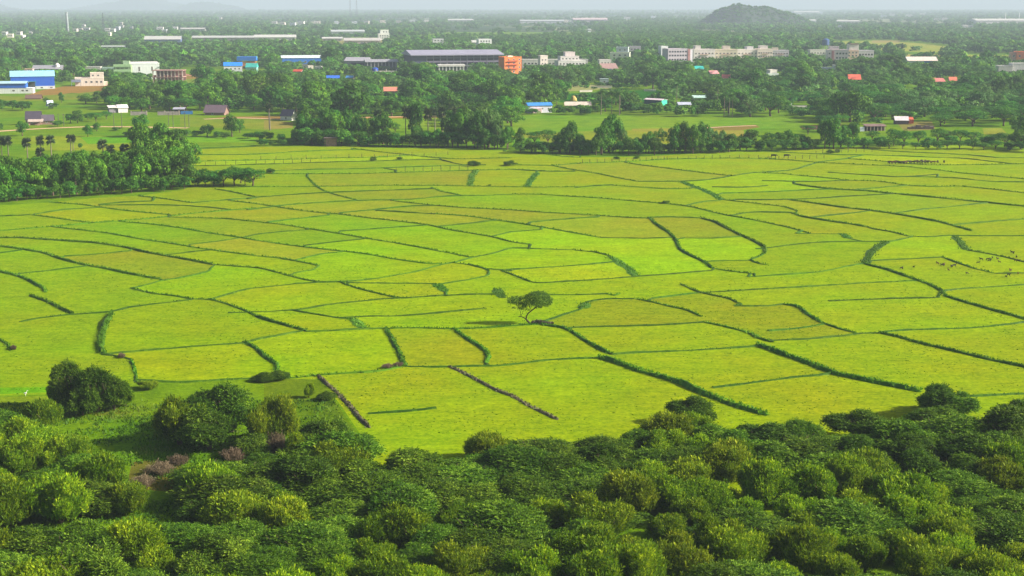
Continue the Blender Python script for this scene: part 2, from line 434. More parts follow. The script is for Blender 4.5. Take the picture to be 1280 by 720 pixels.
def build_ground():
    """one sheet: the paddies and rough ground are cut by the banks, the rest runs to the horizon"""
    KY = 2.5
    box = [(-200, 40), (1480, 40), (1480, 900), (-200, 900)]
    segs = []
    def add(pts, closed=False):
        for a, b in zip(pts, pts[1:] + ([pts[0]] if closed else [])): segs.append((a, b))
    ext = []
    polys = [(pts, False) for k, pts in LINES] + [(FIELD, True)]
    for i, (k, pts) in enumerate(LINES):
        for e in (0, -1):
            p = pts[e]; best = None
            for j, (q, closed) in enumerate(polys):
                if j == i: continue
                for a, b in zip(q, q[1:] + ([q[0]] if closed else [])):
                    d, c = seg_pt(p, a, b, KY)
                    if best is None or d < best[0]: best = (d, c)
            if best and .01 < best[0] < 13:
                c = best[1]; ext.append((p, (c[0] + (c[0] - p[0]) * .15, c[1] + (c[1] - p[1]) * .15)))
    for k, pts in LINES: add(pts)
    EXT.extend(e for e in ext if inpoly(*e[0], FIELD)); segs += ext; add(FIELD, True)
    for k, c, pl in PATCH: add(pl, True)
    V2 = [Vector((x, y * KY)) for x, y in box]; E = [(0, 1), (1, 2), (2, 3), (3, 0)]
    for a, b in segs:
        a = (min(1478, max(-198, a[0])), a[1]); b = (min(1478, max(-198, b[0])), b[1])
        if abs(a[0] - b[0]) + abs(a[1] - b[1]) < .01: continue
        E.append((len(V2), len(V2) + 1)); V2 += [Vector((a[0], a[1] * KY)), Vector((b[0], b[1] * KY))]
    ov, oe, of, _, _, _ = delaunay_2d_cdt(V2, E, [], 0, 1e-4)[:6]
    res = delaunay_2d_cdt(V2, E, [], 0, 1e-4)
    ov, oe, of, overt, oedge, oface = res
    cons = set()
    for e, src in zip(oe, oedge):
        if src: cons.add((min(e), max(e)))
    e2f = {}
    for fi, f in enumerate(of):
        for a, b in zip(f, list(f[1:]) + [f[0]]): e2f.setdefault((min(a, b), max(a, b)), []).append(fi)
    reg = [-1] * len(of); nreg = 0
    for s in range(len(of)):
        if reg[s] >= 0: continue
        st = [s]; reg[s] = nreg
        while st:
            f = st.pop(); F = of[f]
            for a, b in zip(F, list(F[1:]) + [F[0]]):
                k = (min(a, b), max(a, b))
                if k in cons: continue
                for g in e2f[k]:
                    if reg[g] < 0: reg[g] = nreg; st.append(g)
        nreg += 1
    tri = [[(ov[i].x, ov[i].y / KY) for i in f] for f in of]
    cen = [(sum(p[0] for p in t) / 3, sum(p[1] for p in t) / 3) for t in tri]
    area = [abs((t[1][0] - t[0][0]) * (t[2][1] - t[0][1]) - (t[2][0] - t[0][0]) * (t[1][1] - t[0][1])) / 2 for t in tri]
    RA = [0] * nreg; RX = [0] * nreg; RY = [0] * nreg; sd = [[] for _ in range(nreg)]; rep = [None] * nreg
    for f, r in enumerate(reg):
        RA[r] += area[f]; RX[r] += cen[f][0] * area[f]; RY[r] += cen[f][1] * area[f]
        if rep[r] is None or area[f] > rep[r][0]: rep[r] = (area[f], cen[f])
        for x, y, c in SEEDS:
            t = tri[f]
            if inpoly(x, y, t): sd[r].append(c)
    info = []
    for r in range(nreg):
        cx, cy = rep[r][1]
        if inpoly(cx, cy, FIELD):
            if sd[r]: c = tuple(sum(q[i] for q in sd[r]) / len(sd[r]) for i in range(3))
            else:
                gx, gy = RX[r] / max(RA[r], 1e-6), RY[r] / max(RA[r], 1e-6)
                best = min(SEEDS, key=lambda s: math.hypot((s[0] - gx) * .5, (s[1] - gy) * 1.6)); c = best[2]
            c = tuple(q * .82 + a_ * .18 for q, a_ in zip(c, (168, 190, 26)))
            j = random.uniform(.96, 1.04); c = tuple(min(255, q * j) for q in c)
            info.append((0, c))
        else:
            hit = None
            for k, c, pl in PATCH:
                if inpoly(cx, cy, pl): hit = (k, c)
            if hit: info.append((2 if hit[0] == 'dirt' else 1, hit[1]))
            else: info.append((1, (128, 168, 26) if cy > 470 else (98, 142, 48) if cy > 100 else (85, 120, 55)))
    print('REGIONS', nreg, 'field', sum(1 for i in info if i[0] == 0), 'tris', len(of))
    V = [tuple(G(v.x, v.y / KY)) for v in ov]; F = [tuple(reversed(f)) for f in of]
    mi = [info[r][0] for r in reg]; cc = [info[r][1] for r in reg]
    # ring to the horizon, sharing the sheet's corner vertices
    cor = []
    for bx, by in box:
        q = G(bx, by); cor.append(min(range(len(V)), key=lambda i: (V[i][0] - q.x) ** 2 + (V[i][1] - q.y) ** 2))
    b = len(V); BIG = 33000
    V += [(-BIG, BIG, 0), (BIG, BIG, 0), (BIG, -6000, 0), (-BIG, -6000, 0)]
    for i in range(4):
        j = (i + 1) % 4; F.append((cor[i], b + i, b + j, cor[j])[::-1]); mi.append(3 if i == 0 else 1); cc.append((85, 118, 55))
    me = bpy.data.meshes.new('ground'); me.from_pydata(V, [], F)
    me.polygons.foreach_set('material_index', mi)
    a = me.attributes.new('soil', 'FLOAT_COLOR', 'FACE')
    K = ALB
    a.data.foreach_set('color', np.array([[lin(c)[0] * K * .89, lin(c)[1] * K, lin(c)[2] * K * .45, 1] for c in cc], np.float32).ravel())
    # make every face look up
    me.update()
    import bmesh
    bm = bmesh.new(); bm.from_mesh(me)
    for f in bm.faces:
        f.normal_update()
        if f.normal.z < 0: f.normal_flip()
    bm.to_mesh(me); bm.free()
    for m in (ground_mat('paddy', 'paddy'), ground_mat('rough_grass', 'grass'), ground_mat('bare_soil', 'dirt'), ground_mat('far_plain', 'far')): me.materials.append(m)
    o = link('ground', me); tag(o, kind='structure', label='flat plain of green and yellow paddy parcels reaching to the hazy horizon'); return o
def ground_mat(name, kind):
    m, nt, nd, lk = newmat(name)
    at = N(nt, 'ShaderNodeAttribute', attribute_name='soil'); c = at.outputs['Color']
    def mult(c, sc, det, lo, hi, p0=.3, p1=.7, stretch=None):
        n = noise(nt, sc, det, .6, stretch=stretch); r = ramp(nt, [(p0, lo), (p1, hi)]); lk.new(n.outputs['Fac'], r.inputs[0])
        return mixc(nt, c, r.outputs[0], 1.0, 'MULTIPLY')
    if kind == 'paddy':
        c = mult(c, .035, 5, (1.10, .92, .95), (.90, 1.06, .6))
        c = mult(c, .2, 6, (.80, .86, .8), (1.14, 1.1, 1.1), stretch=(.45, 1, 1))
        c = mult(c, 1.6, 7, (.68, .78, .62), (1.2, 1.14, 1.1), .34, .62)
        c = mult(c, .6, 6, (.82, .86, .8), (1.1, 1.08, 1.1), .35, .6)
        c = mult(c, 1.1, 4, (.84, .88, .8), (1.09, 1.07, 1.0), .35, .62, stretch=(.22, 1, 1))
    elif kind == 'grass':
        c = mult(c, .02, 6, (1.25, 1.0, .9), (.75, .95, .8))
        c = mult(c, .12, 6, (.7, .75, .7), (1.25, 1.15, 1.1))
        c = mult(c, 1.3, 6, (.6, .68, .6), (1.3, 1.2, 1.2))
    elif kind == 'dirt':
        c = mult(c, .08, 6, (.75, .9, .7), (1.15, 1.05, 1.1))
        c = mult(c, .9, 6, (.75, .78, .75), (1.15, 1.12, 1.1))
    else:
        n = noise(nt, .0022, 7, .62, stretch=(1, .35, 1))
        r = ramp(nt, [(.3, (.02, .05, .02)), (.5, (.04, .08, .03)), (.58, (.24, .26, .13)), (.63, (.07, .11, .045)), (.75, (.3, .27, .2))])
        lk.new(n.outputs['Fac'], r.inputs[0]); c = r.outputs[0]
        c = mult(c, .03, 5, (.6, .6, .6), (1.3, 1.3, 1.3))
    p = N(nt, 'ShaderNodeBsdfPrincipled'); p.inputs['Roughness'].default_value = .95; p.inputs['Specular IOR Level'].default_value = .02
    lk.new(c, p.inputs['Base Color'])
    if kind != 'far':
        n2 = noise(nt, 2.5 if kind == 'paddy' else 1.2, 5, .7); bp = N(nt, 'ShaderNodeBump'); bp.inputs['Strength'].default_value = .28 if kind == 'paddy' else .5; bp.inputs['Distance'].default_value = .18 if kind == 'paddy' else .35
        lk.new(n2.outputs['Fac'], bp.inputs['Height']); lk.new(bp.outputs[0], p.inputs['Normal'])
    o = N(nt, 'ShaderNodeOutputMaterial'); lk.new(p.outputs[0], o.inputs[0]); return m
def smooth_line(pts, step):
    """Catmull-Rom through ground points, resampled"""
    g = [G(*p) for p in pts]; q = [g[0] * 2 - g[1]] + g + [g[-1] * 2 - g[-2]]; out = []
    for i in range(1, len(q) - 2):
        p0, p1, p2, p3 = q[i - 1:i + 3]; L = (p2 - p1).length; n = max(1, int(L / step))
        for k in range(n):
            t = k / n
            # blend of straight and rounded keeps corners where the spacing is uneven
            cr = .5 * ((2 * p1) + (-p0 + p2) * t + (2 * p0 - 5 * p1 + 4 * p2 - p3) * t * t + (-p0 + 3 * p1 - 3 * p2 + p3) * t ** 3)
            out.append(cr * .6 + (p1.lerp(p2, t)) * .4)
    out.append(g[-1]); return out
BANK = {'n': (.8, .26), 'm': (.65, .24), 't': (.95, .42), 'T': (1.2, .68), 'g': (2.4, .2), 'd': (.85, .3)}
def build_banks():
    mg = leafmat('bank_grass', (.045, .13, .005), (.085, .22, .008), (.16, .33, .014), .35, .01)
    mb = leafmat('bright_bank_grass', (.05, .14, .008), (.085, .22, .012), (.15, .32, .02), .25, .01)
    mn = leafmat('thin_bank_grass', (.03, .09, .004), (.06, .15, .007), (.12, .24, .012), .25, .01)
    md = leafmat('dry_bank_grass', (.09, .085, .045), (.17, .14, .085), (.16, .22, .05), .15, .01)
    for k, pts in LINES + [('n', [a, b]) for a, b in EXT]:
        D = G(*pts[len(pts) // 2]).y; step = .7 if D < 320 else 1.6
        L = smooth_line(pts, step); w0, h0 = BANK[k]; V = []; F = []; T = []
        ph = random.uniform(0, 50)
        if k == 'n' and D > 380: w0, h0 = 1.1, .34
        prof = ((-.5, -.03), (-.28, .6), (-.05, 1), (.2, .85), (.5, -.03))
        for i, p in enumerate(L):
            d = (L[min(i + 1, len(L) - 1)] - L[max(i - 1, 0)]); d.z = 0
            if d.length < 1e-6: d = Vector((1, 0, 0))
            d.normalize(); s = Vector((-d.y, d.x, 0))
            if s.y > 0: s = -s
            e = min(1, min(i, len(L) - 1 - i) * step / 1.5 + .25) if k != 'n' else 1
            wv = w0 * (1 + .35 * fnoise(i * step * .5 + ph, 0)) * (.6 + .4 * e)
            hv = h0 * (.85 + .5 * fnoise(i * step * .35, ph)) * e
            off = .25 * w0 * fnoise(i * step * .22, ph + 9)
            for a, b in prof:
                V.append(p + s * (a * wv + off + random.uniform(-.05, .05) * w0) + Vector((0, 0, (b * hv if b > 0 else b) + random.uniform(-.06, .06) * h0 * (b > 0))))
            if i:
                b0 = (i - 1) * 5
                for j in range(4): F.append((b0 + j, b0 + j + 1, b0 + j + 6, b0 + j + 5)); T.append(random.random() * .7)
        # tufts on top
        dens = {'n': 3 if D < 300 else 1.0, 'm': 7, 't': 11, 'T': 16, 'g': 18, 'd': 12}[k] * (1 if D < 320 else .75)
        nt_ = int(len(L) * step * dens); sz = 1 if D < 320 else 1.1
        for _ in range(nt_):
            i = random.randrange(len(L) - 1); p = L[i].lerp(L[i + 1], random.random())
            d = (L[i + 1] - L[i]); d.normalize(); s = Vector((-d.y, d.x, 0))
            a = random.gauss(0, .27); q = p + s * (a * w0) + Vector((0, 0, h0 * .75 * max(0, 1 - abs(a) * 1.6) - .03))
            hh = (random.uniform(.08, .26) if k == 'd' else random.uniform(.16, .40) if k != 'n' else random.uniform(.07, .2)) * sz * (1.3 if k in 'Td' else 1); ww = random.uniform(.05, .14) * sz
            an = random.uniform(0, 6.28); u = Vector((math.cos(an), math.sin(an), 0)) * ww
            lean = Vector((random.gauss(0, .35), random.gauss(0, .35), 1)) * hh
            b0 = len(V); V += [q - u, q + u, q + u * .7 + lean, q - u * .7 + lean * .9]; F.append((b0, b0 + 1, b0 + 2, b0 + 3)); T.append(random.random())
        me = mesh_np('field_bank', [tuple(v) for v in V], F, {'n': mn, 'g': mb, 'd': md}.get(k, mg), T)
        o = link('field_bank', me); tag(o, kind='structure')
# ------------------------------------------------------------------ foliage
def rhombs(C, A, B, name, mat, tint, bend=0.0):
    """leaf-sized rhombic faces: C centre, A half length, B half width; the middle is lifted by bend"""
    n = len(C); V = np.empty((n, 4, 3), np.float32)
    V[:, 0] = C - A; V[:, 2] = C + A; up = np.array([0, 0, 1.0]) * bend * np.linalg.norm(A, axis=1)[:, None]
    V[:, 1] = C + B + up; V[:, 3] = C - B + up
    return mesh_np(name, V.reshape(-1, 3), np.arange(n * 4).reshape(n, 4), mat, tint)
def unit(a): return a / (np.linalg.norm(a, axis=-1, keepdims=True) + 1e-9)
def dirs(n, zmin=-.25, r=rng):
    d = unit(r.normal(size=(n * 3, 3))); d = d[d[:, 2] > zmin][:n]
    while len(d) < n: d = np.vstack([d, d[:n - len(d)]])
    return d
def crown_points(lobes, n, zmin=-.25, inner=.72):
    """points in the outer shell of overlapping ellipsoids, with outward normals"""
    w = np.array([l[3] * l[4] + l[3] * l[5] for l in lobes]); w = w / w.sum(); P_, N_, I_ = [], [], []
    for i, l in enumerate(lobes):
        k = max(8, int(n * w[i] * 1.6)); d = dirs(k, zmin); c = np.array(l[:3]); r = np.array(l[3:6])
        rad = rng.uniform(inner ** 2, 1.08 ** 2, k) ** .5
        P_.append(c + d * r * rad[:, None]); N_.append(unit(d / r)); I_.append(np.full(k, i))
    P_, N_, I_ = np.vstack(P_), np.vstack(N_), np.concatenate(I_)
    keep = np.ones(len(P_), bool)
    for i, l in enumerate(lobes):
        q = (P_ - np.array(l[:3])) / np.array(l[3:6]); keep &= ~(((q ** 2).sum(1) < .62 ** 2) & (I_ != i))
    P_, N_, I_ = P_[keep], N_[keep], I_[keep]
    if len(P_) > n:
        s = rng.choice(len(P_), n, replace=False); P_, N_, I_ = P_[s], N_[s], I_[s]
    return P_, N_, I_
def frame(Nm, jitter):
    n = unit(Nm + rng.normal(size=Nm.shape) * jitter); a = unit(np.cross(n, rng.normal(size=n.shape))); return n, a, np.cross(n, a)
# --- foreground thorn scrub, in metres
def scrub_feathery(R0, H, nf):
    """wide low canopy of arching feathery fronds in flat tiers"""
    lobes = []
    for _ in range(17):
        a = rng.uniform(0, 6.28); r = R0 * rng.uniform(0, .85) ; z = H * (.80 - .42 * (r / R0) ** 1.5) + rng.uniform(-.6, .45)
        rr = R0 * rng.uniform(.18, .42); lobes.append((r * math.cos(a), r * math.sin(a), z - .55, rr, rr, rng.uniform(.5, .95)))
    lobes.append((0, 0, H * .32, R0 * .8, R0 * .8, H * .42))
    return _feathery(lobes, nf)
def _feathery(lobes, nf):
    P_, N_, I_ = crown_points(lobes, nf, -.2, .6)
    L = rng.uniform(.38, 1.05, len(P_)); out = N_.copy(); out[:, 2] *= .25
    D = unit(out + rng.normal(size=P_.shape) * .45 * [1, 1, .35]); D[:, 2] += .12; D = unit(D)
    side = unit(np.cross(D, [0, 0, 1.0])); C, A, B, T = [], [], [], []
    base_t = rng.uniform(0, 1, len(P_)) * .6 + rng.uniform(0, .4, len(lobes))[I_]
    for t in (-.8, -.35, .1, .55, .95):
        for s in (-1, 1):
            c = P_ + D * (L * t)[:, None] + side * (s * .12 * L * (1.15 - abs(t) * .6))[:, None]; c[:, 2] -= .22 * L * (t + .2) ** 2
            a = unit(D * .7 + side * s * .7 + rng.normal(size=D.shape) * .15) * (L * rng.uniform(.18, .26, len(P_)))[:, None]
            b = unit(np.cross(a, N_ + rng.normal(size=N_.shape) * .3)) * (L * .07)[:, None]
            C.append(c); A.append(a); B.append(b); T.append(np.clip(base_t + rng.normal(size=len(P_)) * .08, 0, 1))
    return np.vstack(C), np.vstack(A), np.vstack(B), np.concatenate(T)
def scrub_ragged(R0, H, nf):
    """open, lopsided bush of separate feathery sprays with gaps between"""
    lobes = []
    for _ in range(15):
        a = rng.uniform(0, 6.28); r = R0 * rng.uniform(.1, .95); z = H * rng.uniform(.3, .9) * (1 - .35 * (r / R0) ** 2)
        rr = R0 * rng.uniform(.13, .30); lobes.append((r * math.cos(a), r * math.sin(a) , z, rr * 1.15, rr * 1.15, rr * rng.uniform(.5, .8)))
    lobes.append((rng.uniform(-.3, .3) * R0, rng.uniform(-.3, .3) * R0, H * .3, R0 * .5, R0 * .5, H * .32))
    return _feathery(lobes, nf)
def scrub_upright(R0, H, nf):
    """rounded bush of many short rising shoots"""
    lobes = []
    for _ in range(17):
        a = rng.uniform(0, 6.28); r = R0 * rng.uniform(0, .82); z = H * (.66 - .34 * (r / R0) ** 2) * rng.uniform(.7, 1.18)
        rr = R0 * rng.uniform(.15, .34); lobes.append((r * math.cos(a), r * math.sin(a), z, rr, rr, rr * rng.uniform(.8, 1.15)))
    lobes.append((rng.uniform(-.2, .2) * R0, rng.uniform(-.2, .2) * R0, H * .34, R0 * .68, R0 * .76, H * .42))
    P_, N_, I_ = crown_points(lobes, nf, -.2, .65)
    L = rng.uniform(.25, .62, len(P_)) * np.where(rng.random(len(P_)) < .12, 1.7, 1.0); D = unit(N_ * .6 + np.array([0, 0, .85]) + rng.normal(size=P_.shape) * .3)
    side = unit(np.cross(D, N_ + rng.normal(size=N_.shape) * .4)); C, A, B, T = [], [], [], []
    base_t = rng.uniform(0, 1, len(P_)) * .55 + rng.uniform(0, .35, len(lobes))[I_] + .1 * (P_[:, 2] / H)
    for t in (-.6, -.15, .3, .75):
        for s in (-1, 1):
            c = P_ + D * (L * t)[:, None] + side * (s * .16 * L)[:, None]
            a = unit(D + side * s * .5 + rng.normal(size=D.shape) * .2) * (L * .26)[:, None]
            b = unit(np.cross(a, N_ + rng.normal(size=N_.shape) * .45)) * (L * .09)[:, None]
            C.append(c); A.append(a); B.append(b); T.append(np.clip(base_t + rng.normal(size=len(P_)) * .08, 0, 1))
    return np.vstack(C), np.vstack(A), np.vstack(B), np.concatenate(T)
def bush_stems(R0, H, mat, n=7):
    m = MB()
    for _ in range(n):
        a = random.uniform(0, 6.28); r = R0 * random.uniform(.35, .7)
        m.tube([(0.15 * math.cos(a), .15 * math.sin(a), -.1), (r * .4 * math.cos(a), r * .4 * math.sin(a), H * .35), (r * math.cos(a + .2), r * math.sin(a + .2), H * .62), (r * 1.2 * math.cos(a), r * 1.2 * math.sin(a), H * .8)], [.11, .08, .05, .02], 5)
    return m.mesh('stems', mat)
# --- trees with a crown one unit high and of radius one, scaled per tree
def crown_round(seed, n=1500, nl=15, low=.12, leaf=.058, flat=1.0):
    lobes = []
    for _ in range(nl):
        a = rng.uniform(0, 6.28); u = rng.uniform(0, 1); r = .74 * math.sqrt(u); zt = low + (1 - low) * (.5 + .34 * math.sqrt(max(0, 1 - u)) * rng.uniform(.2, 1.15)) if rng.random() < .7 else low + (1 - low) * rng.uniform(.2, .5)
        rr = rng.uniform(.2, .4); lobes.append((r * math.cos(a), r * math.sin(a), zt, rr, rr, rr * rng.uniform(.4, .55) * flat))
    lobes.append((0, 0, low + (1 - low) * .45, .58, .58, (1 - low) * .40))
    P_, N_, I_ = crown_points(lobes, n, -.5, .75)
    P_[:, 2] = np.clip(P_[:, 2], low * .55, 1.1)
    nn, a, b = frame(N_, .32); s = rng.uniform(.6, 1.35, len(P_)) * leaf
    A = a * s[:, None]; B = b * (s * .62)[:, None]; A[:, 2] *= .62; B[:, 2] *= .62
    T = np.clip(rng.uniform(0, .65, len(P_)) + rng.uniform(0, .35, len(lobes))[I_], 0, 1)
    return P_, A, B, T
def crown_umbrella(n=1300, leaf=.05):
    lobes = []
    for _ in range(13):
        a = rng.uniform(0, 6.28); r = .72 * math.sqrt(rng.uniform(0, 1)); lobes.append((r * math.cos(a), r * math.sin(a), .78 - .22 * r * r + rng.uniform(-.07, .05), rng.uniform(.26, .4), rng.uniform(.26, .4), rng.uniform(.1, .17)))
    lobes.append((0, 0, .5, .7, .7, .25))
    P_, N_, I_ = crown_points(lobes, n, -.35, .7); nn, a, b = frame(N_ * [1, 1, 1.6], .5); s = rng.uniform(.6, 1.4, len(P_)) * leaf
    A = a * s[:, None]; B = b * (s * .5)[:, None]; A[:, 2] *= .5; B[:, 2] *= .5
    return P_, A, B, np.clip(rng.uniform(0, .6, len(P_)) + rng.uniform(0, .4, len(lobes))[I_], 0, 1)
def crown_palm(fan, n=26):
    """fan palm: ball of stiff fans; coconut: long drooping fronds. crown centre at z = .8"""
    C, A, B, T = [], [], [], []
    for k in range(n):
        az = rng.uniform(0, 6.28); el = rng.uniform(-.9, 1.35) if fan else rng.uniform(-.35, 1.2)
        d = np.array([math.cos(az) * math.cos(el), math.sin(az) * math.cos(el), math.sin(el)]); sd = unit(np.cross(d, [0, 0, 1.0]))
        if fan:
            for j in range(-3, 4):
                v = unit(d + sd * j * .28 + np.array([0, 0, -.05 * abs(j)])); L = .5
                C.append(np.array([0, 0, .80]) + v * [1, 1, .27] * .62); A.append(v * [1, 1, .27] * .42); B.append(unit(np.cross(v, rng.normal(size=3))) * [1, 1, .3] * .06); T.append((0.1 if el < -.3 else .35) + rng.uniform(0, .5))
        else:
            for j in range(7):
                t = (j + .5) / 7; c = d * [1, 1, .3] * t + np.array([0, 0, .82 - .22 * t * t])
                for s in (-1, 1):
                    v = unit(d * .6 + sd * s * .8 + np.array([0, 0, -.45])); C.append(c + v * [1, 1, .35] * .11); A.append(v * [1, 1, .35] * .15 * (1.15 - .6 * t)); B.append(d * [1, 1, .3] * .055); T.append(rng.uniform(.2, .9))
    return np.array(C), np.array(A), np.array(B), np.array(T)
def trunk_mesh(mat, top=.5, r=.07, limbs=5, lean=.04):
    m = MB(); m.tube([(0, 0, -.02), (lean, 0, top * .45), (lean * .4, .02, top)], [r * 1.25, r * .9, r * .6], 7)
    for k in range(limbs):
        a = k * 6.28 / limbs + random.uniform(-.4, .4); q = random.uniform(.4, .62)
        m.tube([(lean * .8, 0, top * random.uniform(.5, .85)), (q * .5 * math.cos(a), q * .5 * math.sin(a), top + .1), (q * math.cos(a), q * math.sin(a), top + random.uniform(.15, .28))], [r * .5, r * .35, r * .12], 5)
    return m.mesh('trunk', mat, True)
def palm_trunk(mat, r=.09):
    m = MB(); m.tube([(0, 0, -.02), (.05, .02, .25), (.03, .03, .55), (0, 0, .8)], [r * 1.3, r, r * .85, r * .8], 7); return m.mesh('trunk', mat, True)
BARK = None
KIND = {}
def setup_plants():
    global BARK
    BARK = paint((105, 88, 70), .9, .25, 3.0); pal = paint((122, 112, 96), .9, .2, 3.0)
    dark = leafmat('dark_leaves', (.020, .078, .006), (.056, .162, .010), (.16, .32, .02), .3, .016)
    mid = leafmat('mid_green_leaves', (.028, .12, .006), (.08, .23, .011), (.20, .40, .02), .3, .016)
    pale = leafmat('pale_leaves', (.05, .14, .03), (.10, .23, .045), (.19, .35, .07), .3, .012)
    thorn = leafmat('thorn_tree_leaves', (.022, .10, .009), (.055, .195, .015), (.14, .34, .03), .3, .012)
    palm = leafmat('fan_palm_leaves', (.06, .07, .035), (.08, .13, .04), (.15, .22, .07), .2)
    coco = leafmat('coconut_leaves', (.035, .11, .016), (.08, .20, .03), (.18, .33, .06), .3, .012)
    def reg(kind, crowns, trunk): KIND[kind] = ([rhombs(*c[:3], 'crown', mt, c[3], .1) for c, mt in crowns], trunk)
    tr = trunk_mesh(BARK)
    reg('broad', [(crown_round(i, 2600, 20, .04), dark if i < 3 else mid) for i in range(5)], tr)
    reg('bright', [(crown_round(i, 2400, 18, .04), mid) for i in range(3)], tr)
    reg('pale', [(crown_round(i, 2400, 19, .04, .05), pale) for i in range(3)], tr)
    reg('tall', [(crown_round(i, 3000, 26, .0, .06, .8), mid if i == 2 else dark) for i in range(3)], tr)
    reg('thorn', [(crown_umbrella(2200), thorn) for i in range(4)], trunk_mesh(BARK, .4, .05, 7))
    reg('fan', [(crown_palm(True, 30), palm) for i in range(3)], palm_trunk(pal, .11))
    reg('coco', [(crown_palm(False, 22), coco) for i in range(3)], palm_trunk(pal, .05))
    # bushes for the middle ground: a crown that starts at the soil
    def low():
        P_, A, B, T = crown_round(0, 1600, 14, .02, .07); return P_, A, B, T
    reg('bush', [(low(), thorn if i % 2 else dark) for i in range(4)], trunk_mesh(BARK, .25, .04, 5))
    # light versions for the far wood
    global FAR
    FAR = [rhombs(*c[:3], 'far_crown', mt, c[3], .1) for c, mt in
           [(crown_round(i, 230, 9, .06, .17), (dark, mid, dark, pale, thorn)[i]) for i in range(5)] + [(crown_palm(False, 9), coco), (crown_palm(True, 8), palm)]]
    for m in FAR[-2:]: pass
NAMES = {'broad': 'broadleaf_tree', 'bright': 'broadleaf_tree', 'pale': 'pale_tree', 'tall': 'tall_tree', 'thorn': 'thorn_tree', 'fan': 'fan_palm', 'coco': 'coconut_palm', 'bush': 'wild_bush'}
LOOK = {'broad': 'round dark tree', 'bright': 'bright green tree', 'pale': 'pale green tree', 'tall': 'tall dense tree', 'thorn': 'flat-topped tree', 'fan': 'ball-crowned fan palm', 'coco': 'coconut palm', 'bush': 'low bush'}
TREES = []
FIRST = {}
def tree(kind, px, py, wpx, hpx, where=None):
    """a tree standing at image place px,py; its width and height as they show there"""
    s = S(py); g = G(px, py); crowns, trunk = KIND[kind]; i = random.randrange(len(crowns)); key = (kind, i)
    if key not in FIRST:
        o = empty(NAMES[kind], (0, 0, 0)); link('trunk', trunk, o); link('crown', crowns[i], o); FIRST[key] = o
    else: o = copy_tree(FIRST[key])
    w = wpx / s / 2; h = hpx / s
    o.location = g; o.rotation_euler = (0, 0, random.uniform(0, 6.28)); o.scale = (w * random.uniform(.93, 1.07), w * random.uniform(.93, 1.07), h)
    TREES.append((o, kind, px, py, wpx, hpx, where)); return o
LANDMARKS = [('the big blue shed', 42, 108), ('the cream house', 113, 106), ('the green banded building', 152, 98), ('the unfinished brick frame', 210, 102),
 ('the blue-roofed white houses', 300, 90), ('the long blue-walled shed', 375, 80), ('the grey warehouses', 465, 84), ('the huge dark steel hall', 570, 88), ('the orange building', 641, 92),
 ('the slim white stair tower', 680, 88), ('the stepped white building', 713, 84), ('the pale green-white block', 775, 78), ('the grey apartment wing', 845, 84), ('the pale apartment row', 925, 76),
 ('the pink and white flats', 1050, 82), ('the orange tiled roof', 1068, 101), ('the blue-ended shed', 1150, 82), ('the right-edge orange house', 1270, 90), ('the low red roofs', 1180, 104),
 ('the blue-roofed shed', 675, 140), ('the turquoise-ended shed', 818, 132), ('the long thatched shelter', 720, 133), ('the ruined dark farmhouse', 52, 155), ('the small white farm shed', 148, 140),
 ('the brown thatched hut', 267, 142), ('the white-gabled hut', 358, 149), ('the wooden field hut', 412, 181), ('the red and white shack', 1132, 152), ('the dark open shack', 1092, 162),
 ('the white terrace house', 966, 96), ('the small red roofs', 902, 100), ('the low white walls', 735, 113), ('the power poles', 215, 158), ('the left edge', 5, 200), ('the right edge', 1275, 175),
 ('the tree belt gap', 520, 160), ('the meadow', 720, 155), ('the tan meadow strip', 860, 165), ('the cattle herd', 1135, 200), ('the left grove corner', 235, 225), ('the left grove centre', 120, 240), ('the row of fan palms', 60, 190)]
ORD = ['leftmost', 'second from the left', 'third from the left', 'fourth from the left', 'fifth from the left', 'sixth from the left', 'seventh from the left', 'eighth from the left', 'ninth from the left', 'tenth from the left']
ORD += ['eleventh from the left', 'twelfth from the left', 'thirteenth from the left', 'fourteenth from the left', 'fifteenth from the left']
NUM = ['no', 'one', 'two', 'three', 'four', 'five', 'six', 'seven', 'eight', 'nine', 'ten', 'eleven', 'twelve', 'thirteen', 'fourteen', 'fifteen']
def label_trees():
    g = {}
    for t in TREES:
        o, kind, px, py, w, h, where = t
        if where: o['label'] = where; o['category'] = 'palm' if kind in ('fan', 'coco') else 'bush' if kind == 'bush' else 'tree'; o['group'] = GRP[kind]; continue
        def dist(l): return abs(px - l[1]) + 2.2 * abs(py - l[2])
        l = min(LANDMARKS, key=dist); dx, dy = px - l[1], py - l[2]
        rel = ('in front of' if dy > 0 else 'behind') if abs(dx) < abs(dy) * 3.5 + 6 else ('left of' if dx < 0 else 'right of')
        g.setdefault((kind, rel, l[0]), []).append(t)
    for (kind, rel, l), ts in g.items():
        ts.sort(key=lambda t: t[2]); n = len(ts)
        for i, (o, k, *_r) in enumerate(ts):
            if n == 1: lab = f'{LOOK[kind]} {rel} {l}'
            elif n < len(NUM): lab = f'{ORD[i]} of {NUM[n]} {LOOK[kind].replace("tree", "trees").replace("palm", "palms").replace("bush", "bushes")} {rel} {l}'
            else: lab = f'{LOOK[kind]} {rel} {l}'
            if len(lab.replace('-', ' ').split()) > 16: lab = lab.replace('from the left of', 'of').replace('flat-topped ', 'thorn ').replace('the unfinished brick frame', 'the brick frame').replace('the green banded building', 'the banded building').replace('the small white farm shed', 'the farm shed').replace('the huge dark steel hall', 'the steel hall').replace('the pink and white flats', 'the pink flats').replace('the blue-roofed white houses', 'the blue-roofed houses').replace('the pale green-white block', 'the greenish block')
            o['label'] = lab; o['category'] = 'palm' if kind in ('fan', 'coco') else 'bush' if kind == 'bush' else 'tree'; o['group'] = GRP[kind]
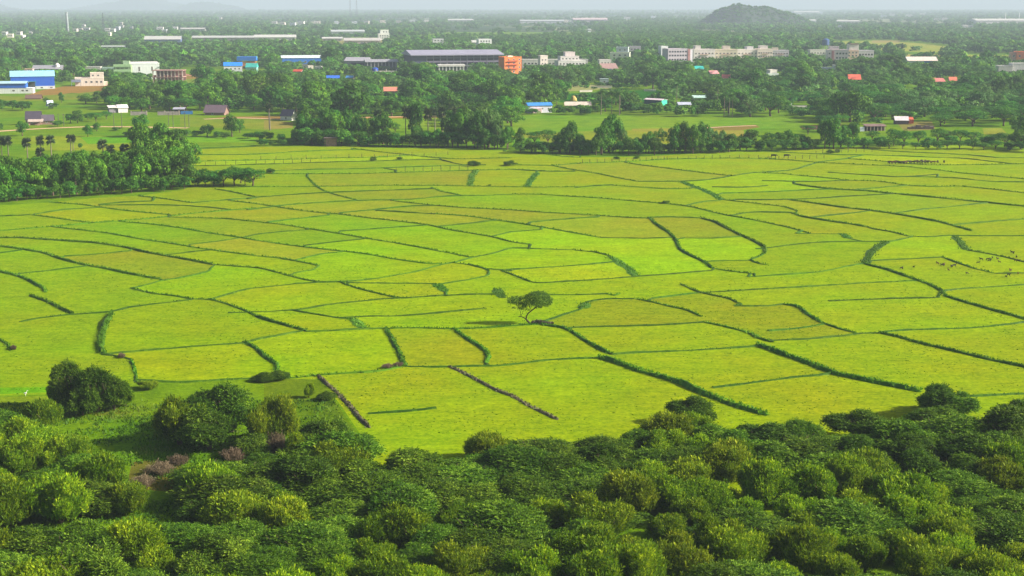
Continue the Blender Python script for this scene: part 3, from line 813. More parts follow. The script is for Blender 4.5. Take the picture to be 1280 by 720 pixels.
GRP = {'broad': 'dark round trees beyond the paddies', 'bright': 'bright round trees beyond the paddies', 'pale': 'pale trees beyond the paddies', 'tall': 'tall trees beyond the paddies', 'thorn': 'flat-topped thorn trees beyond the paddies',
       'fan': 'fan palms beyond the paddies', 'coco': 'coconut palms beyond the paddies', 'bush': 'low bushes in the rough ground'}
# ------------------------------------------------------------------ buildings
BOXES = []   # image boxes the trees must leave in view: x0, x1, ytop, ybase
GLASS = None
def site(name, label, cat, x0, x1, yb, yt, yaw=0.0, group=None, guard=True):
    """an Empty at the middle of the front foot of the building; returns it with width and height in metres"""
    s = S(yb); g = G((x0 + x1) / 2, yb); o = empty(name, g, R(yaw + 6)); tag(o, label, cat, group)
    if guard: BOXES.append((x0, x1, yt, yb))
    return o, (x1 - x0) / s, (yb - yt) / s, 1 / s
WMESH = {}
def window(parent, x, z, w, h, y=0.0, frame=(225, 222, 214), glass=(40, 48, 58), side=None, name='window'):
    """frame 4 cm proud of the wall, dark pane a sub-part"""
    key = (round(w, 1), round(h, 1), frame, glass, name)
    if key not in WMESH:
        m = MB(); t = .12
        m.box(-w / 2 - t, w / 2 + t, -.05, .02, h / 2, h / 2 + t); m.box(-w / 2 - t, w / 2 + t, -.09, .02, -h / 2 - t, -h / 2)
        m.box(-w / 2 - t, -w / 2, -.05, .02, -h / 2, h / 2); m.box(w / 2, w / 2 + t, -.05, .02, -h / 2, h / 2); m.box(-.04, .04, -.045, .0, -h / 2, h / 2)
        g = MB(); g.box(-w / 2, w / 2, -.012, .01, -h / 2, h / 2)
        WMESH[key] = (m.mesh(name, paint(frame, .6)), g.mesh('pane', paint(glass, .25, .3, .8)))
    a, b = WMESH[key]; f = link(name, a, parent, (x, y, z)); 
    if side is not None: f.rotation_euler[2] = side
    link('pane', b, f); return f
def parapet_block(o, x0, x1, y0, y1, z0, z1, rgb, par=.9, name='wall', var=.18, roofrgb=None):
    m = MB(); m.box(x0, x1, y0, y1, z0 - (.4 if z0 == 0 else 0), z1)
    w = m.build(name, paint(rgb, .8, var, .3, streak=True), o)
    r = MB(); t = .25
    r.box(x0 - .12, x1 + .12, y0 - .12, y0 + t, z1, z1 + par); r.box(x0 - .12, x1 + .12, y1 - t, y1 + .12, z1, z1 + par)
    r.box(x0 - .12, x0 + t, y0 + t, y1 - t, z1, z1 + par); r.box(x1 - t, x1 + .12, y0 + t, y1 - t, z1, z1 + par); r.box(x0 + t, x1 - t, y0 + t, y1 - t, z1, z1 + .12)
    r.build('roof', paint(roofrgb or tuple(min(255, int(c * 1.03)) for c in rgb), .85, var, .3), o); return w
def gable(o, w, d, h, ridge, rgb, roof, y0=0.0, x0=None, over=.4, plinth=None, metal=True):
    """walls with gables at left and right, ridge along x"""
    x0 = -w / 2 if x0 is None else x0; x1 = x0 + w
    m = MB(); m.prismx([(y0, -.4), (y0 + d, -.4), (y0 + d, h), (y0 + d / 2, h + ridge), (y0, h)], x0, x1); m.build('wall', paint(rgb, .55 if metal else .85, .14, .4, streak=True), o)
    r = MB(); t = .18; k = ridge / (d / 2)
    r.prismx([(y0 - over, h - over * k + .03), (y0 + d / 2, h + ridge + .03), (y0 + d / 2, h + ridge + .03 + t), (y0 - over, h - over * k + .03 + t)], x0 - over, x1 + over)
    r.prismx([(y0 + d / 2, h + ridge + .03), (y0 + d + over, h - over * k + .03), (y0 + d + over, h - over * k + .03 + t), (y0 + d / 2, h + ridge + .03 + t)], x0 - over, x1 + over)
    r.build('roof', paint(roof, .5 if metal else .9, .15, .4), o)
    if plinth:
        p = MB(); p.box(x0 - .1, x1 + .1, y0 - .1, y0, -.3, plinth[0]); p.box(x0 - .1, x0, y0, y0 + d, -.3, plinth[0]); p.box(x1, x1 + .1, y0, y0 + d, -.3, plinth[0]); p.build('plinth', paint(plinth[1], .8), o)
def water_tank(o, x, y, z, rgb=(30, 32, 36), r=.8, h=1.6):
    m = MB(); m.tube([(x, y, z), (x, y, z + h), (x, y, z + h + .25), (x, y, z + h + .4)], [r, r, r * .6, r * .25], 12); m.build('water_tank', paint(rgb, .5), o, True)
def rows(o, xs, zs, w, h, y=0.0, **k):
    for z in zs:
        for x in xs: window(o, x, z, w, h, y, **k)
def lsp(a, b, n): return [a + (b - a) * (i + .5) / n for i in range(n)]
def build_buildings():
    # big blue shed
    o, w, h, m = site('metal_shed', 'big bright blue metal shed with a pale blue roof and white plinth', 'shed', 15, 68, 111.5, 89, 12)
    gable(o, w, 17, h * .72, h * .28, (28, 92, 205), (150, 205, 232), plinth=(2.2, (214, 216, 218)))
    b = MB(); b.box(-4.5, 1.6, -.14, -.02, 0, 5.4); b.build('door', paint((60, 66, 66), .7), o)
    b = MB(); b.box(-5.2, 2.2, -2.6, 0, 5.5, 5.75); b.box(-5.2, -5.0, -2.5, -2.3, 0, 5.5); b.box(2.0, 2.2, -2.5, -2.3, 0, 5.5); b.build('canopy', paint((60, 140, 150), .6), o)
    rows(o, (w * .2, w * .42), (1.1,), 1.6, .8, -.11)
    # low blue and white shed in front
    o, w, h, m = site('metal_shed', 'low white shed with a blue upper band and pale roof at the left edge', 'shed', -12, 41, 117, 102, 4)
    parapet_block(o, -w / 2, w / 2, 0, 9, 0, h * .45, (222, 224, 226), .05)
    b = MB(); b.box(-w / 2 + .1, w * .34, -.08, 8.9, h * .45 + .2, h * .82); b.build('upper_wall', paint((30, 98, 205), .5), o)
    b = MB(); b.prismx([(-.7, h * .84), (4.6, h * 1.0), (4.6, h * 1.0 + .2), (-.7, h * .84 + .2)], -w / 2 - .3, w * .36); b.prismx([(4.6, h * 1.0), (9.6, h * .84), (9.6, h * .84 + .2), (4.6, h * 1.0 + .2)], -w / 2 - .3, w * .36); b.build('roof', paint((170, 205, 222), .5), o)
    rows(o, (w * .05, w * .26, w * .36), (h * .25,), 1.5, 1.0, -.01)
    # grey sheds behind
    o, w, h, m = site('long_shed', 'long low grey-roofed shed with a white dome cap behind the blue shed', 'shed', 40, 77, 92, 79.5, -3)
    gable(o, w, 14, h * .45, h * .35, (120, 118, 122), (150, 150, 158))
    b = MB(); b.tube([(w * .32, 5, h * .6), (w * .32, 5, h * .9), (w * .32, 5, h * 1.05)], [2.2, 2, .4], 12); b.build('dome', paint((225, 222, 218), .6), o)
    o, w, h, m = site('low_house', 'low house with a flat grey-white roof left of the green building', 'house', 107, 146, 90.5, 81, 2)
    parapet_block(o, -w / 2, -w * .02, 0, 12, 0, h * .7, (176, 176, 168), .3); parapet_block(o, w * .02, w / 2, 1, 12, 0, h * .6, (150, 178, 160), .3); rows(o, lsp(-w * .48, -w * .04, 4), (h * .35,), 1.4, 1.2, -.01)
    o, w, h, m = site('small_house', 'tiny pinkish house top showing just behind the big blue shed', 'house', 31, 41, 93, 86.5, 0)
    parapet_block(o, -w / 2, w / 2, 0, 6, 0, h, (200, 170, 160), .4); window(o, 0, h * .7, 1.4, 1.1, -.01)
    # cream house
    o, w, h, m = site('flat_roofed_house', 'cream single-storey house with a rooftop room and terrace at its left', 'house', 91, 134, 107.5, 90.5, 9)
    parapet_block(o, -w * .42, w * .40, 0, 10, 0, h * .55, (226, 214, 200), .8); parapet_block(o, w * .02, w * .40, .3, 8, h * .62, h * .93, (228, 216, 202), .6)
    b = MB(); b.box(w * .40, w * .5, 1.5, 8, -.3, h * .3); b.build('annex', paint((222, 208, 192), .8), o)
    b = MB(); b.box(-w * .52, -w * .25, -2.2, 0, h * .30, h * .36); b.box(-w * .52, -w * .51, -2.2, -2.1, 0, h * .3); b.box(-w * .26, -w * .25, -2.2, -2.1, 0, h * .3); b.box(-w * .52, -w * .25, -2.2, -2.12, h * .36, h * .5); b.build('balcony', paint((130, 140, 165), .7), o)
    rows(o, (-w * .1, w * .05, w * .2, w * .33), (h * .3,), 1.5, 1.3, -.01); rows(o, (w * .1, w * .25), (h * .78,), 1.2, 1.1, .29)
    # green banded building
    o, w, h, m = site('banded_building', 'light green three-storey building with open banded balconies and a stair head', 'building', 143, 164, 101, 77, 3)
    b = MB(); b.box(-w / 2, w / 2, 2, 13, -.4, h * .82); b.build('wall', paint((140, 160, 120), .8), o)
    for k in range(3):
        b = MB(); z = h * (.08 + .27 * k); b.box(-w / 2 - .2, w / 2 + .2, -.2, 1.95, z + h * .10, z + h * .14); b.box(-w / 2 - .2, w / 2 + .2, -.25, -.05, z + h * .14, z + h * .25); b.build('balcony', paint((168, 205, 148), .75), o)
    for x in lsp(-w / 2, w / 2, 4): 
        c = MB(); c.box(x - .2, x + .2, -.03, .35, 0, h * .88); c.build('column', paint((160, 190, 140), .8), o)
    parapet_block(o, w * .05, w * .42, 3, 9, h * .83, h * 1.0, (170, 198, 160), .4)
    rows(o, lsp(-w * .45, w * .45, 4), (h * .3, h * .57, h * .8 - .6), 1.3, 1.1, 1.99)
    # white-grey big building
    o, w, h, m = site('tall_plain_building', 'plain pale grey-white building with two narrow slit windows right of the green one', 'building', 164, 200, 99, 78, 15)
    parapet_block(o, -w / 2, w / 2, 0, 24, 0, h * .9, (205, 212, 212), 1.0)
    b = MB(); b.prismx([(0, h * .97), (12, h * 1.03), (24, h * .97)], -w / 2 + .4, w / 2 - .4); b.build('roof', paint((215, 208, 205), .7), o)
    rows(o, (-w * .2, w * .24), (h * .62,), 1.3, h * .26, -.01, glass=(60, 66, 66))
    # brick frame
    o, w, h, m = site('unfinished_building', 'unfinished two-storey brick-brown frame with rows of open bays', 'building', 191, 229, 105, 87, -4)
    b = MB(); n = 8
    for z in (0, h * .46, h * .92): b.box(-w / 2 - .3, w / 2 + .3, -.3, 14, z, z + .45)
    b.box(-w / 2, w / 2, 13, 13.6, 0, h * .92); b.build('floor_slab', paint((168, 130, 122), .9), o)
    for k in range(n + 1):
        c = MB(); x = -w / 2 + .3 + (w - .6) * k / n; c.box(x - .35, x + .35, .05, .75, .45, h * .46); c.box(x - .35, x + .35, .05, .75, h * .46 + .45, h * .92); c.build('column', paint((206, 190, 180), .9), o)
    for k in (0, 3, 4, 7):
        c = MB(); x = -w / 2 + .3 + (w - .6) * k / n; ww = (w - .6) / n; c.box(x + .35, x + ww * .55, .2, .6, .45, h * .46); c.box(x + .35, x + ww - .35, .2, .6, h * .46 + .45, h * .62); c.build('brick_infill', paint((140, 86, 76), .95, .3, 2.0), o)
    # white house with blue roofs
    o, w, h, m = site('blue_roofed_house', 'small white house under a bright blue sheet roof left of the orange-walled one', 'house', 280, 303, 90.5, 77, 5)
    gable(o, w, 10, h * .62, h * .3, (226, 226, 232), (30, 130, 225)); rows(o, lsp(-w * .45, w * .45, 4), (h * .35,), 1.2, 1.2, -.01)
    o, w, h, m = site('blue_roofed_house', 'orange-walled house with a raised blue roof among white houses', 'house', 297, 320, 86, 70, -3)
    parapet_block(o, -w / 2, w / 2, 0, 9, 0, h * .55, (226, 150, 100), .1); b = MB(); b.box(-w / 2 - .5, w / 2 + .5, -.6, 9.5, h * .64, h * .95); b.build('roof', paint((25, 120, 220), .5), o); window(o, w * .1, h * .3, 1.6, 1.3, -.01)
    o, w, h, m = site('small_house', 'small house painted turquoise at the right of the blue-roofed ones', 'house', 307, 321, 91, 79, -8)
    parapet_block(o, -w / 2, w / 2, 0, 7, 0, h * .55, (150, 205, 205), .1); b = MB(); b.prismx([(-.5, h * .58), (4, h * 1.0), (8, h * .58)], -w / 2 - .4, w / 2 + .4); b.build('roof', paint((60, 175, 165), .5), o); window(o, 0, h * .3, 1.2, 1.1, -.01)
    # long blue shed
    o, w, h, m = site('long_shed', 'long blue-walled shed with a whitish roof half hidden by trees', 'shed', 352, 402, 81, 69, 6)
    gable(o, w, 16, h * .72, h * .24, (25, 110, 210), (208, 222, 224)); rows(o, (-w * .3, w * .1), (h * .3,), 2, 2, -.02, name='door')
    for i, (x0, x1, yb, yt, c, lb) in enumerate(((378, 384, 87, 79.5, (196, 190, 184), 'leftmost of the small pale huts in front of the long blue shed'), (385, 392, 88, 81, (214, 206, 192), 'middle one of the small pale huts in front of the long blue shed'), (393, 402, 88.5, 82, (205, 202, 196), 'rightmost of the small pale huts in front of the long blue shed'))):
        o, w, h, m = site('small_hut', lb, 'hut', x0, x1, yb, yt, random.uniform(-15, 15), 'pale huts by the blue shed'); parapet_block(o, -w / 2, w / 2, 0, 5, 0, h * .85, c, .2); window(o, 0, h * .45, 1, 1, -.01)
    for lb, x0, x1, yb, yt, c in (('small red tarpaulin roof among the trees below the long blue shed', 366, 377, 92, 86.5, (205, 75, 50)), ('bright blue tarpaulin roof low among the trees', 408, 424, 101, 94, (35, 105, 215)), ('small pale blue roof just right of the blue tarpaulin', 432, 441, 100, 94.5, (70, 135, 200)),
                                 ('small pink-roofed hut among trees left of the tree belt gap', 480, 497, 119, 108, (205, 130, 110))):
        o, w, h, m = site('tarpaulin_shelter', lb, 'shelter', x0, x1, yb, yt, random.uniform(-20, 10)); gable(o, w, 6, h * .5, h * .4, (150, 140, 130), c, metal=False); window(o, 0, h * .25, 1.0, 1.2, -.02, name='door')
    # grey warehouses
    o, w, h, m = site('warehouse', 'grey warehouse with a dark open front left of its twin', 'warehouse', 430, 460, 87, 71.5, -12)
    gable(o, w, 22, h * .7, h * .26, (135, 135, 145), (162, 160, 170)); b = MB(); b.box(-w * .2, w * .46, -.12, -.02, h * .12, h * .56); b.build('door', paint((32, 34, 40), .8), o)  # dark panel on the wall colours in the shade of the open front
    o, w, h, m = site('warehouse', 'grey warehouse with columned open bays nearest the dark steel hall', 'warehouse', 457, 498, 88, 74, 5)
    b = MB(); b.prismx([(-.6, h * .78), (10, h * .98), (20, h * .78), (20, h * .74), (-.6, h * .74)], -w / 2 - .5, w / 2 + .5); b.build('roof', paint((150, 150, 158), .6), o)
    b = MB(); b.box(-w / 2, w / 2, 7, 19, -.3, h * .74); b.build('wall', paint((110, 110, 120), .8), o)
    for x in lsp(-w / 2, w / 2, 9): c = MB(); c.box(x - .3, x + .3, 0, .6, -.3, h * .74); c.build('column', paint((190, 192, 196), .7), o)
    o, w, h, m = site('compound_wall', 'short white compound wall with posts below the grey warehouses', 'wall', 470, 496, 92, 86, 2)
    b = MB(); b.box(-w / 2, w / 2, 0, .4, -.3, h * .6); b.build('wall_panel', paint((212, 205, 196), .8), o)
    for x in (-w / 2, 0, w / 2): b = MB(); b.box(x - .35, x + .35, -.1, .5, -.3, h * .95); b.build('post', paint((216, 210, 200), .8), o)
    o, w, h, m = site('water_drum', 'blue plastic water tank on a stand by the white wall', 'tank', 465, 473, 91, 84.5, 0)
    b = MB(); b.box(-w / 2, w / 2, 0, w, 0, h * .3); b.build('stand', paint((170, 160, 150), .8), o); b = MB(); b.tube([(0, w / 2, h * .3), (0, w / 2, h * .85), (0, w / 2, h)], [w * .48, w * .48, w * .2], 12); b.build('drum', paint((30, 80, 190), .5), o)
    # dark steel hall
    o, w, h, m = site('steel_hall', 'huge dark steel-framed hall with a lilac-grey sheet roof', 'hall', 513, 628, 90, 61, 7)
    b = MB(); b.box(-w / 2 + 1, w / 2 - 1, 3, 52, -.4, h * .74); b.build('wall', paint((58, 58, 78), .7, .2, .15), o)
    b = MB(); b.box(-w / 2, -w * .33, .0, 3, -.4, h * .72); b.build('wing', paint((70, 76, 104), .7), o)
    b = MB(); b.prismx([(-2.5, h * .76), (27, h * .93), (56, h * .76), (56, h * .72), (-2.5, h * .72)], -w / 2 - 1, w / 2 + 3); b.build('roof', paint((150, 148, 168), .55, .1, .1), o)
    for z in (.25, .42, .59):
        b = MB(); b.box(-w * .33, w / 2, 0, 2.95, h * z, h * z + .5); b.box(-w * .33, w / 2, 0, .12, h * z + .5, h * z + 1.5); b.build('gallery', paint((125, 116, 142) if z < .5 else (96, 94, 118), .7), o)
    for k in range(12): x = -w * .33 + w * .83 * k / 11; b = MB(); b.box(x - .35, x + .35, -.15, .5, -.3, h * .72); b.build('column', paint((120, 118, 134), .7), o)
    o, w, h, m = site('portico', 'white columned portico in front of the dark steel hall', 'portico', 548, 581, 93.5, 80.5, 2)
    b = MB(); b.box(-w / 2 - .5, w / 2 + .5, -.5, 9, h * .8, h); b.build('roof', paint((222, 218, 214), .8), o); b = MB(); b.box(-w / 2, w / 2, 6, 9, -.3, h * .8); b.build('wall', paint((110, 112, 112), .8), o)
    for k in range(8): x = -w / 2 + .6 + (w - 1.2) * k / 7; b = MB(); b.box(x - .5, x + .5, 0, 1, -.3, h * .8); b.build('column', paint((226, 224, 222), .8), o)
    # orange building
    o, w, h, m = site('orange_building', 'bright orange four-storey building beside the dark steel hall', 'building', 629, 653.5, 95, 70.5, 22)
    parapet_block(o, -w / 2, w / 2, 0, 11, 0, h * .93, (235, 128, 58), .9); b = MB(); b.box(-w * .2, w * .1, 3, 7, h * .95, h * 1.04); b.build('stair_head', paint((226, 210, 190), .8), o)
    for z in (.45, .66, .84): b = MB(); b.box(-w * .35, w * .25, -1.2, 0, h * z - 1.6, h * z - 1.35); b.box(-w * .35, w * .25, -1.2, -1.1, h * z - 1.35, h * z - .5); b.build('balcony', paint((205, 95, 45), .8), o)
    rows(o, (-w * .25, w * .05, w * .38), (h * .22, h * .45, h * .66, h * .84), 1.5, 1.3, -.01, glass=(70, 45, 50))
    o, w, h, m = site('small_house', 'small white utility hut left of the orange building', 'hut', 625, 630, 82, 72.5, 0)
    parapet_block(o, -w / 2, w / 2, 0, 4, 0, h * .9, (218, 222, 226), .3); window(o, 0, h * .7, 1.2, 1.2, -.01)
    o, w, h, m = site('parked_van', 'pale lilac van parked below the orange building', 'van', 640, 648, 94.5, 87.5, 30)
    b = MB(); b.prismx([(-1, .5), (1, .5), (1, 2.4), (-1, 2.4)], -2.3, 1.4); b.prism([(1.4, .5), (2.5, .5), (2.5, 1.3), (1.8, 2.3), (1.4, 2.4)], -1, 1); b.build('body', paint((170, 178, 205), .4), o)
    for x in (-1.5, 1.6):
        for y in (-1.02, .82): q = MB(); q.tube([(x, y, .4), (x, y + .2, .4)], .4, 12); q.build('wheel', paint((25, 25, 25), .8), o)
    b = MB(); b.box(-1.8, 1.2, -1.03, -1.0, 1.5, 2.1); b.build('window', paint((40, 45, 55), .3), o)
    # white complex
    o, w, h, m = site('long_flat_building', 'long low white flat-roofed wing behind the slim stair tower', 'building', 652, 736, 86, 72.5, -2)
    parapet_block(o, -w / 2, w / 2, 0, 14, 0, h * .8, (205, 203, 198), .8); rows(o, lsp(-w * .48, w * .48, 18), (h * .5,), 1.8, 1.5, -.01)
    o, w, h, m = site('stair_tower', 'slim white stair tower with small square windows', 'tower', 675, 685, 91, 69, 14)
    parapet_block(o, -w / 2, w / 2, 0, 6, 0, h * .94, (222, 212, 204), .9); rows(o, (-w * .2, w * .2), (h * .3, h * .52, h * .74), 1.2, 1.3, -.01)
    o, w, h, m = site('stepped_building', 'white stepped building with a pinkish rooftop block', 'building', 697, 733, 89, 64.5, 8)
    parapet_block(o, -w / 2, w / 2, 0, 14, 0, h * .5, (212, 212, 208), .8); parapet_block(o, -w * .4, w * .28, 2, 12, h * .55, h * .74, (220, 214, 212), .6); parapet_block(o, -w * .22, w * .14, 3, 10, h * .77, h * .96, (228, 214, 214), .5)
    rows(o, lsp(-w * .48, w * .48, 8), (h * .18, h * .38), 1.5, 1.4, -.01); rows(o, lsp(-w * .38, w * .26, 5), (h * .64,), 1.4, 1.2, 1.99)
    # pale green-white block
    o, w, h, m = site('pale_block', 'pale green-white three-storey block with a roof room, between the trees', 'building', 762, 787, 80, 58, -14)
    parapet_block(o, -w / 2, w / 2, 0, 13, 0, h * .62, (214, 220, 200), .8); parapet_block(o, -w * .18, w * .42, 1, 11, h * .68, h * .93, (200, 212, 216), .6)
    rows(o, lsp(-w * .42, w * .42, 3), (h * .15, h * .33, h * .5), 1.8, 1.5, -.01); rows(o, (0, w * .25), (h * .8,), 1.4, 1.2, .99)
    o, w, h, m = site('small_house', 'low white house just left of the pale green-white block', 'house', 749, 764, 83, 73, 3)
    parapet_block(o, -w / 2, w / 2, 0, 9, 0, h * .8, (222, 214, 210), .5); rows(o, lsp(-w * .4, w * .4, 3), (h * .45,), 1.2, 1.2, -.01)
    o, w, h, m = site('tiled_house', 'brown-roofed house with a blue door among the dark trees', 'house', 752, 774, 91, 79, 18)
    gable(o, w, 12, h * .45, h * .5, (190, 175, 165), (145, 115, 112), metal=False); b = MB(); b.box(-w * .15, w * .08, -.1, -.02, 0, h * .4); b.build('door', paint((50, 75, 160), .6), o)
    o, w, h, m = site('small_house', 'small pale blue-grey box house below the brown-roofed one', 'house', 750, 761, 106, 97.5, -5)
    parapet_block(o, -w / 2, w / 2, 0, 6, 0, h * .85, (178, 196, 196), .2); window(o, 0, h * .45, 1.2, 1.1, -.01)
    # low white walls
    for lb, x0, x1, yb, yt, yaw in (('long low whitish wall in the scrub below the brown-roofed house', 738, 765, 110, 105.5, -6), ('short whitish wall left of the scrub clearing', 724, 741, 115, 111, 12), ('pale low wall at the right of the green thicket', 805, 820, 114, 110, -10)):
        o, w, h, m = site('low_wall', lb, 'wall', x0, x1, yb, yt, yaw); b = MB(); b.box(-w / 2, w / 2, 0, .5, -.3, h * .5); b.build('wall_panel', paint((222, 212, 204), .85), o); b = MB(); b.box(-w / 2 - .1, w / 2 + .1, -.1, .6, h * .5, h * .5 + .2); b.build('coping', paint((230, 222, 214), .85), o)
    # grey apartment wing and row
    o, w, h, m = site('apartment_block', 'narrow white apartment block with dark square openings, leftmost of the row', 'apartment block', 826, 835, 77, 57, 10)
    parapet_block(o, -w / 2, w / 2, 0, 9, 0, h * .93, (222, 222, 228), .8); rows(o, (w * .05,), (h * .35, h * .58, h * .8), 2.6, 1.8, -.01, glass=(45, 45, 62))
    o, w, h, m = site('apartment_block', 'tall grey-lilac apartment wing with a red-brown corner strip', 'apartment block', 833, 867, 86, 60, 12)
    parapet_block(o, -w / 2, w * .3, 0, 14, 0, h * .93, (188, 180, 190), .9); b = MB(); b.box(w * .3 + .15, w * .4, -.4, 13, -.3, h * .96); b.build('stair_shaft', paint((168, 120, 120), .8), o)
    parapet_block(o, w * .4 + .02, w / 2, -.2, 13, 0, h * .9, (222, 218, 228), .6)
    rows(o, lsp(-w * .48, w * .28, 7), (h * .25, h * .45, h * .65, h * .83), 1.8, 1.5, -.01, frame=(170, 160, 172))
    cols_ = [(226, 216, 214), (222, 208, 190), (220, 212, 208), (228, 214, 204), (214, 210, 214)]
    for k, (x0, x1, yb, yt, rr) in enumerate(((866, 894, 80, 58, (.1, .35)), (892, 922, 79, 58.5, (.4, .7)), (920, 948, 78, 59, (.5, .8)), (946, 966, 78, 58, (.2, .7)), (964, 986, 76.5, 60.5, (.1, .4)))):
        o, w, h, m = site('apartment_block', ['leftmost', 'second', 'third', 'fourth', 'rightmost'][k] + ' pale block of the long joined apartment row', 'apartment block', x0, x1, yb, yt, (3, -2, 4, 0, -5)[k], 'pale apartment row')
        parapet_block(o, -w / 2, w / 2, 0, 14, 0, h * .8, cols_[k], .9); parapet_block(o, w * (rr[0] - .5), w * (rr[1] - .5), 2, 10, h * .86, h * 1.03, cols_[(k + 2) % 5], .4)
        rows(o, lsp(-w * .47, w * .47, 6), (h * .16, h * .38, h * .6), 1.7, 1.4, -.01, glass=(92, 84, 88))
        for z in (.3, .52): b = MB(); b.box(-w * .2, w * .2, -1, 0, h * z, h * z + .2); b.box(-w * .2, w * .2, -1, -.9, h * z + .2, h * z + .8); b.build('balcony', paint((205, 176, 160), .8), o)
    # pink and white flats
    o, w, h, m = site('apartment_block', 'pink-edged white apartment block with rows of dark windows, right of the long row', 'apartment block', 1034, 1060, 83, 58.5, -10)
    parapet_block(o, -w / 2, w / 2, 0, 14, 0, h * .82, (224, 210, 214), .9); parapet_block(o, -w * .4, w * .05, 2, 11, h * .88, h * 1.0, (226, 214, 216), .5)
    rows(o, lsp(-w * .12, w * .47, 4), (h * .2, h * .44, h * .66), 1.8, 1.6, -.01); b = MB(); b.box(-w * .32, -w * .2, -.35, 0, 0, h * .8); b.build('pilaster', paint((196, 130, 130), .8), o)
    rows(o, (-w * .42,), (h * .2, h * .44, h * .66), 1.4, 1.4, -.01)
    o, w, h, m = site('apartment_block', 'cream and orange apartment tower at the middle of the pink and white flats', 'apartment block', 1058, 1073, 80, 55, -4)
    parapet_block(o, -w / 2, w / 2, 0, 13, 0, h * .66, (224, 190, 170), .7); parapet_block(o, -w * .3, w * .5, 1, 11, h * .7, h * .96, (230, 220, 218), .6); b = MB(); b.box(-w * .2, w * .5, .5, 11, h * .985, h * 1.02); b.build('roof_canopy', paint((120, 80, 76), .8), o); rows(o, lsp(-w * .45, w * .45, 3), (h * .2, h * .42, h * .57), 1.6, 1.5, -.01)
    o, w, h, m = site('apartment_block', 'low white wing with a row of square windows at the right of the flats', 'apartment block', 1072, 1092, 78, 61.5, -6)
    parapet_block(o, -w / 2, w / 2, 0, 14, 0, h * .86, (222, 216, 220), .8); rows(o, lsp(-w * .47, w * .47, 5), (h * .3, h * .6), 1.9, 1.7, -.01)
    o, w, h, m = site('long_flat_building', 'long low greyish wing reaching left from the pink and white flats', 'building', 1012, 1036, 72, 60.5, 0)
    parapet_block(o, -w / 2, w / 2, 0, 10, 0, h * .8, (212, 206, 202), .6); rows(o, lsp(-w * .47, w * .47, 6), (h * .5,), 1.6, 1.4, -.01)
    o, w, h, m = site('water_tower', 'dark blue drum-shaped water tower above the flats', 'water tower', 1028, 1037, 66, 48, 0)
    for sx in (-1, 1):
        for sy in (0, 1): b = MB(); b.box(sx * w * .3 - .3, sx * w * .3 + .3, sy * w * .6, sy * w * .6 + .5, 0, h * .55); b.build('leg', paint((170, 178, 186), .8), o)
    b = MB(); b.tube([(0, w * .3, h * .55), (0, w * .3, h * .9), (0, w * .3, h)], [w * .5, w * .5, w * .2], 14); b.build('tank', paint((52, 84, 140), .6), o)
    o, w, h, m = site('small_house', 'small pale house with a lean-to in the trees below the pink and white flats', 'house', 1027, 1044, 91, 80.5, -12)
    parapet_block(o, -w / 2, w * .3, 0, 7, 0, h * .6, (172, 184, 196), .4); parapet_block(o, w * .32, w / 2, 0, 5, 0, h * .9, (222, 226, 220), .3); rows(o, (-w * .3, 0), (h * .35,), 1.2, 1.2, -.01)
    # red roofs
    for lb, x0, x1, yb, yt, yaw, c in (('small house with a bright orange tiled roof among dark trees', 1061, 1076, 104, 92.5, -8, (222, 105, 82)), ('left one of two small pinkish roofs in the trees', 888, 899, 95, 88, 10, (214, 150, 150)), ('right one of two small red roofs in the trees', 903, 913, 101, 93, -12, (205, 100, 90)),
                                      ('long low pinkish-red roof in the trees near the right', 1168, 1182, 105, 97.5, 5, (190, 110, 105)), ('small orange-gabled roof just right of the pinkish one', 1187, 1196, 104, 96, -15, (215, 120, 90))):
        o, w, h, m = site('tiled_house', lb, 'house', x0, x1, yb, yt, yaw); gable(o, w, 9, h * .42, h * .5, (214, 190, 175), c, metal=False); rows(o, (-w * .2, w * .2), (h * .22,), 1.2, 1.1, -.01)
    o, w, h, m = site('white_house', 'white two-storey house with a terrace among coconut palms', 'house', 959, 974, 98, 86.5, 10)
    parapet_block(o, -w / 2, w / 2, 0, 9, 0, h * .5, (206, 220, 214), .5); parapet_block(o, -w * .2, w * .45, 2, 9, h * .55, h * .88, (222, 216, 208), .5); rows(o, lsp(-w * .45, w * .45, 3), (h * .25,), 1.3, 1.2, -.01)
    o, w, h, m = site('small_shelter', 'turquoise-roofed shelter below the grey apartment wing', 'shelter', 869, 880, 90, 82, 5)
    gable(o, w, 7, h * .5, h * .4, (190, 200, 196), (40, 180, 170)); window(o, 0, h * .25, 1.1, 1.3, -.02, name='door')
    # shed right of centre
    o, w, h, m = site('long_shed', 'long pale-roofed shed with a blue end near the dry field', 'shed', 1134, 1172, 83, 70, -6)
    gable(o, w, 16, h * .55, h * .35, (190, 200, 206), (224, 208, 198)); b = MB(); b.box(w * .05, w * .42, -.12, -.02, 0, h * .52); b.build('blue_wall', paint((40, 115, 195), .5), o)
    o, w, h, m = site('orange_building', 'orange flat-roofed house at the right edge', 'house', 1263, 1290, 82, 63.5, -10)
    parapet_block(o, -w * .25, w / 2, 0, 12, 0, h * .9, (236, 130, 80), .8); parapet_block(o, -w / 2, -w * .25 - .3, 1, 9, 0, h * .85, (200, 150, 140), .7); rows(o, (-w * .37, -w * .1, w * .15, w * .4), (h * .35, h * .65), 1.6, 1.5, -.01, glass=(60, 70, 75))
    o, w, h, m = site('flat_roofed_house', 'low white house in front of the orange one at the right edge', 'house', 1247, 1292, 96, 78.5, -5)
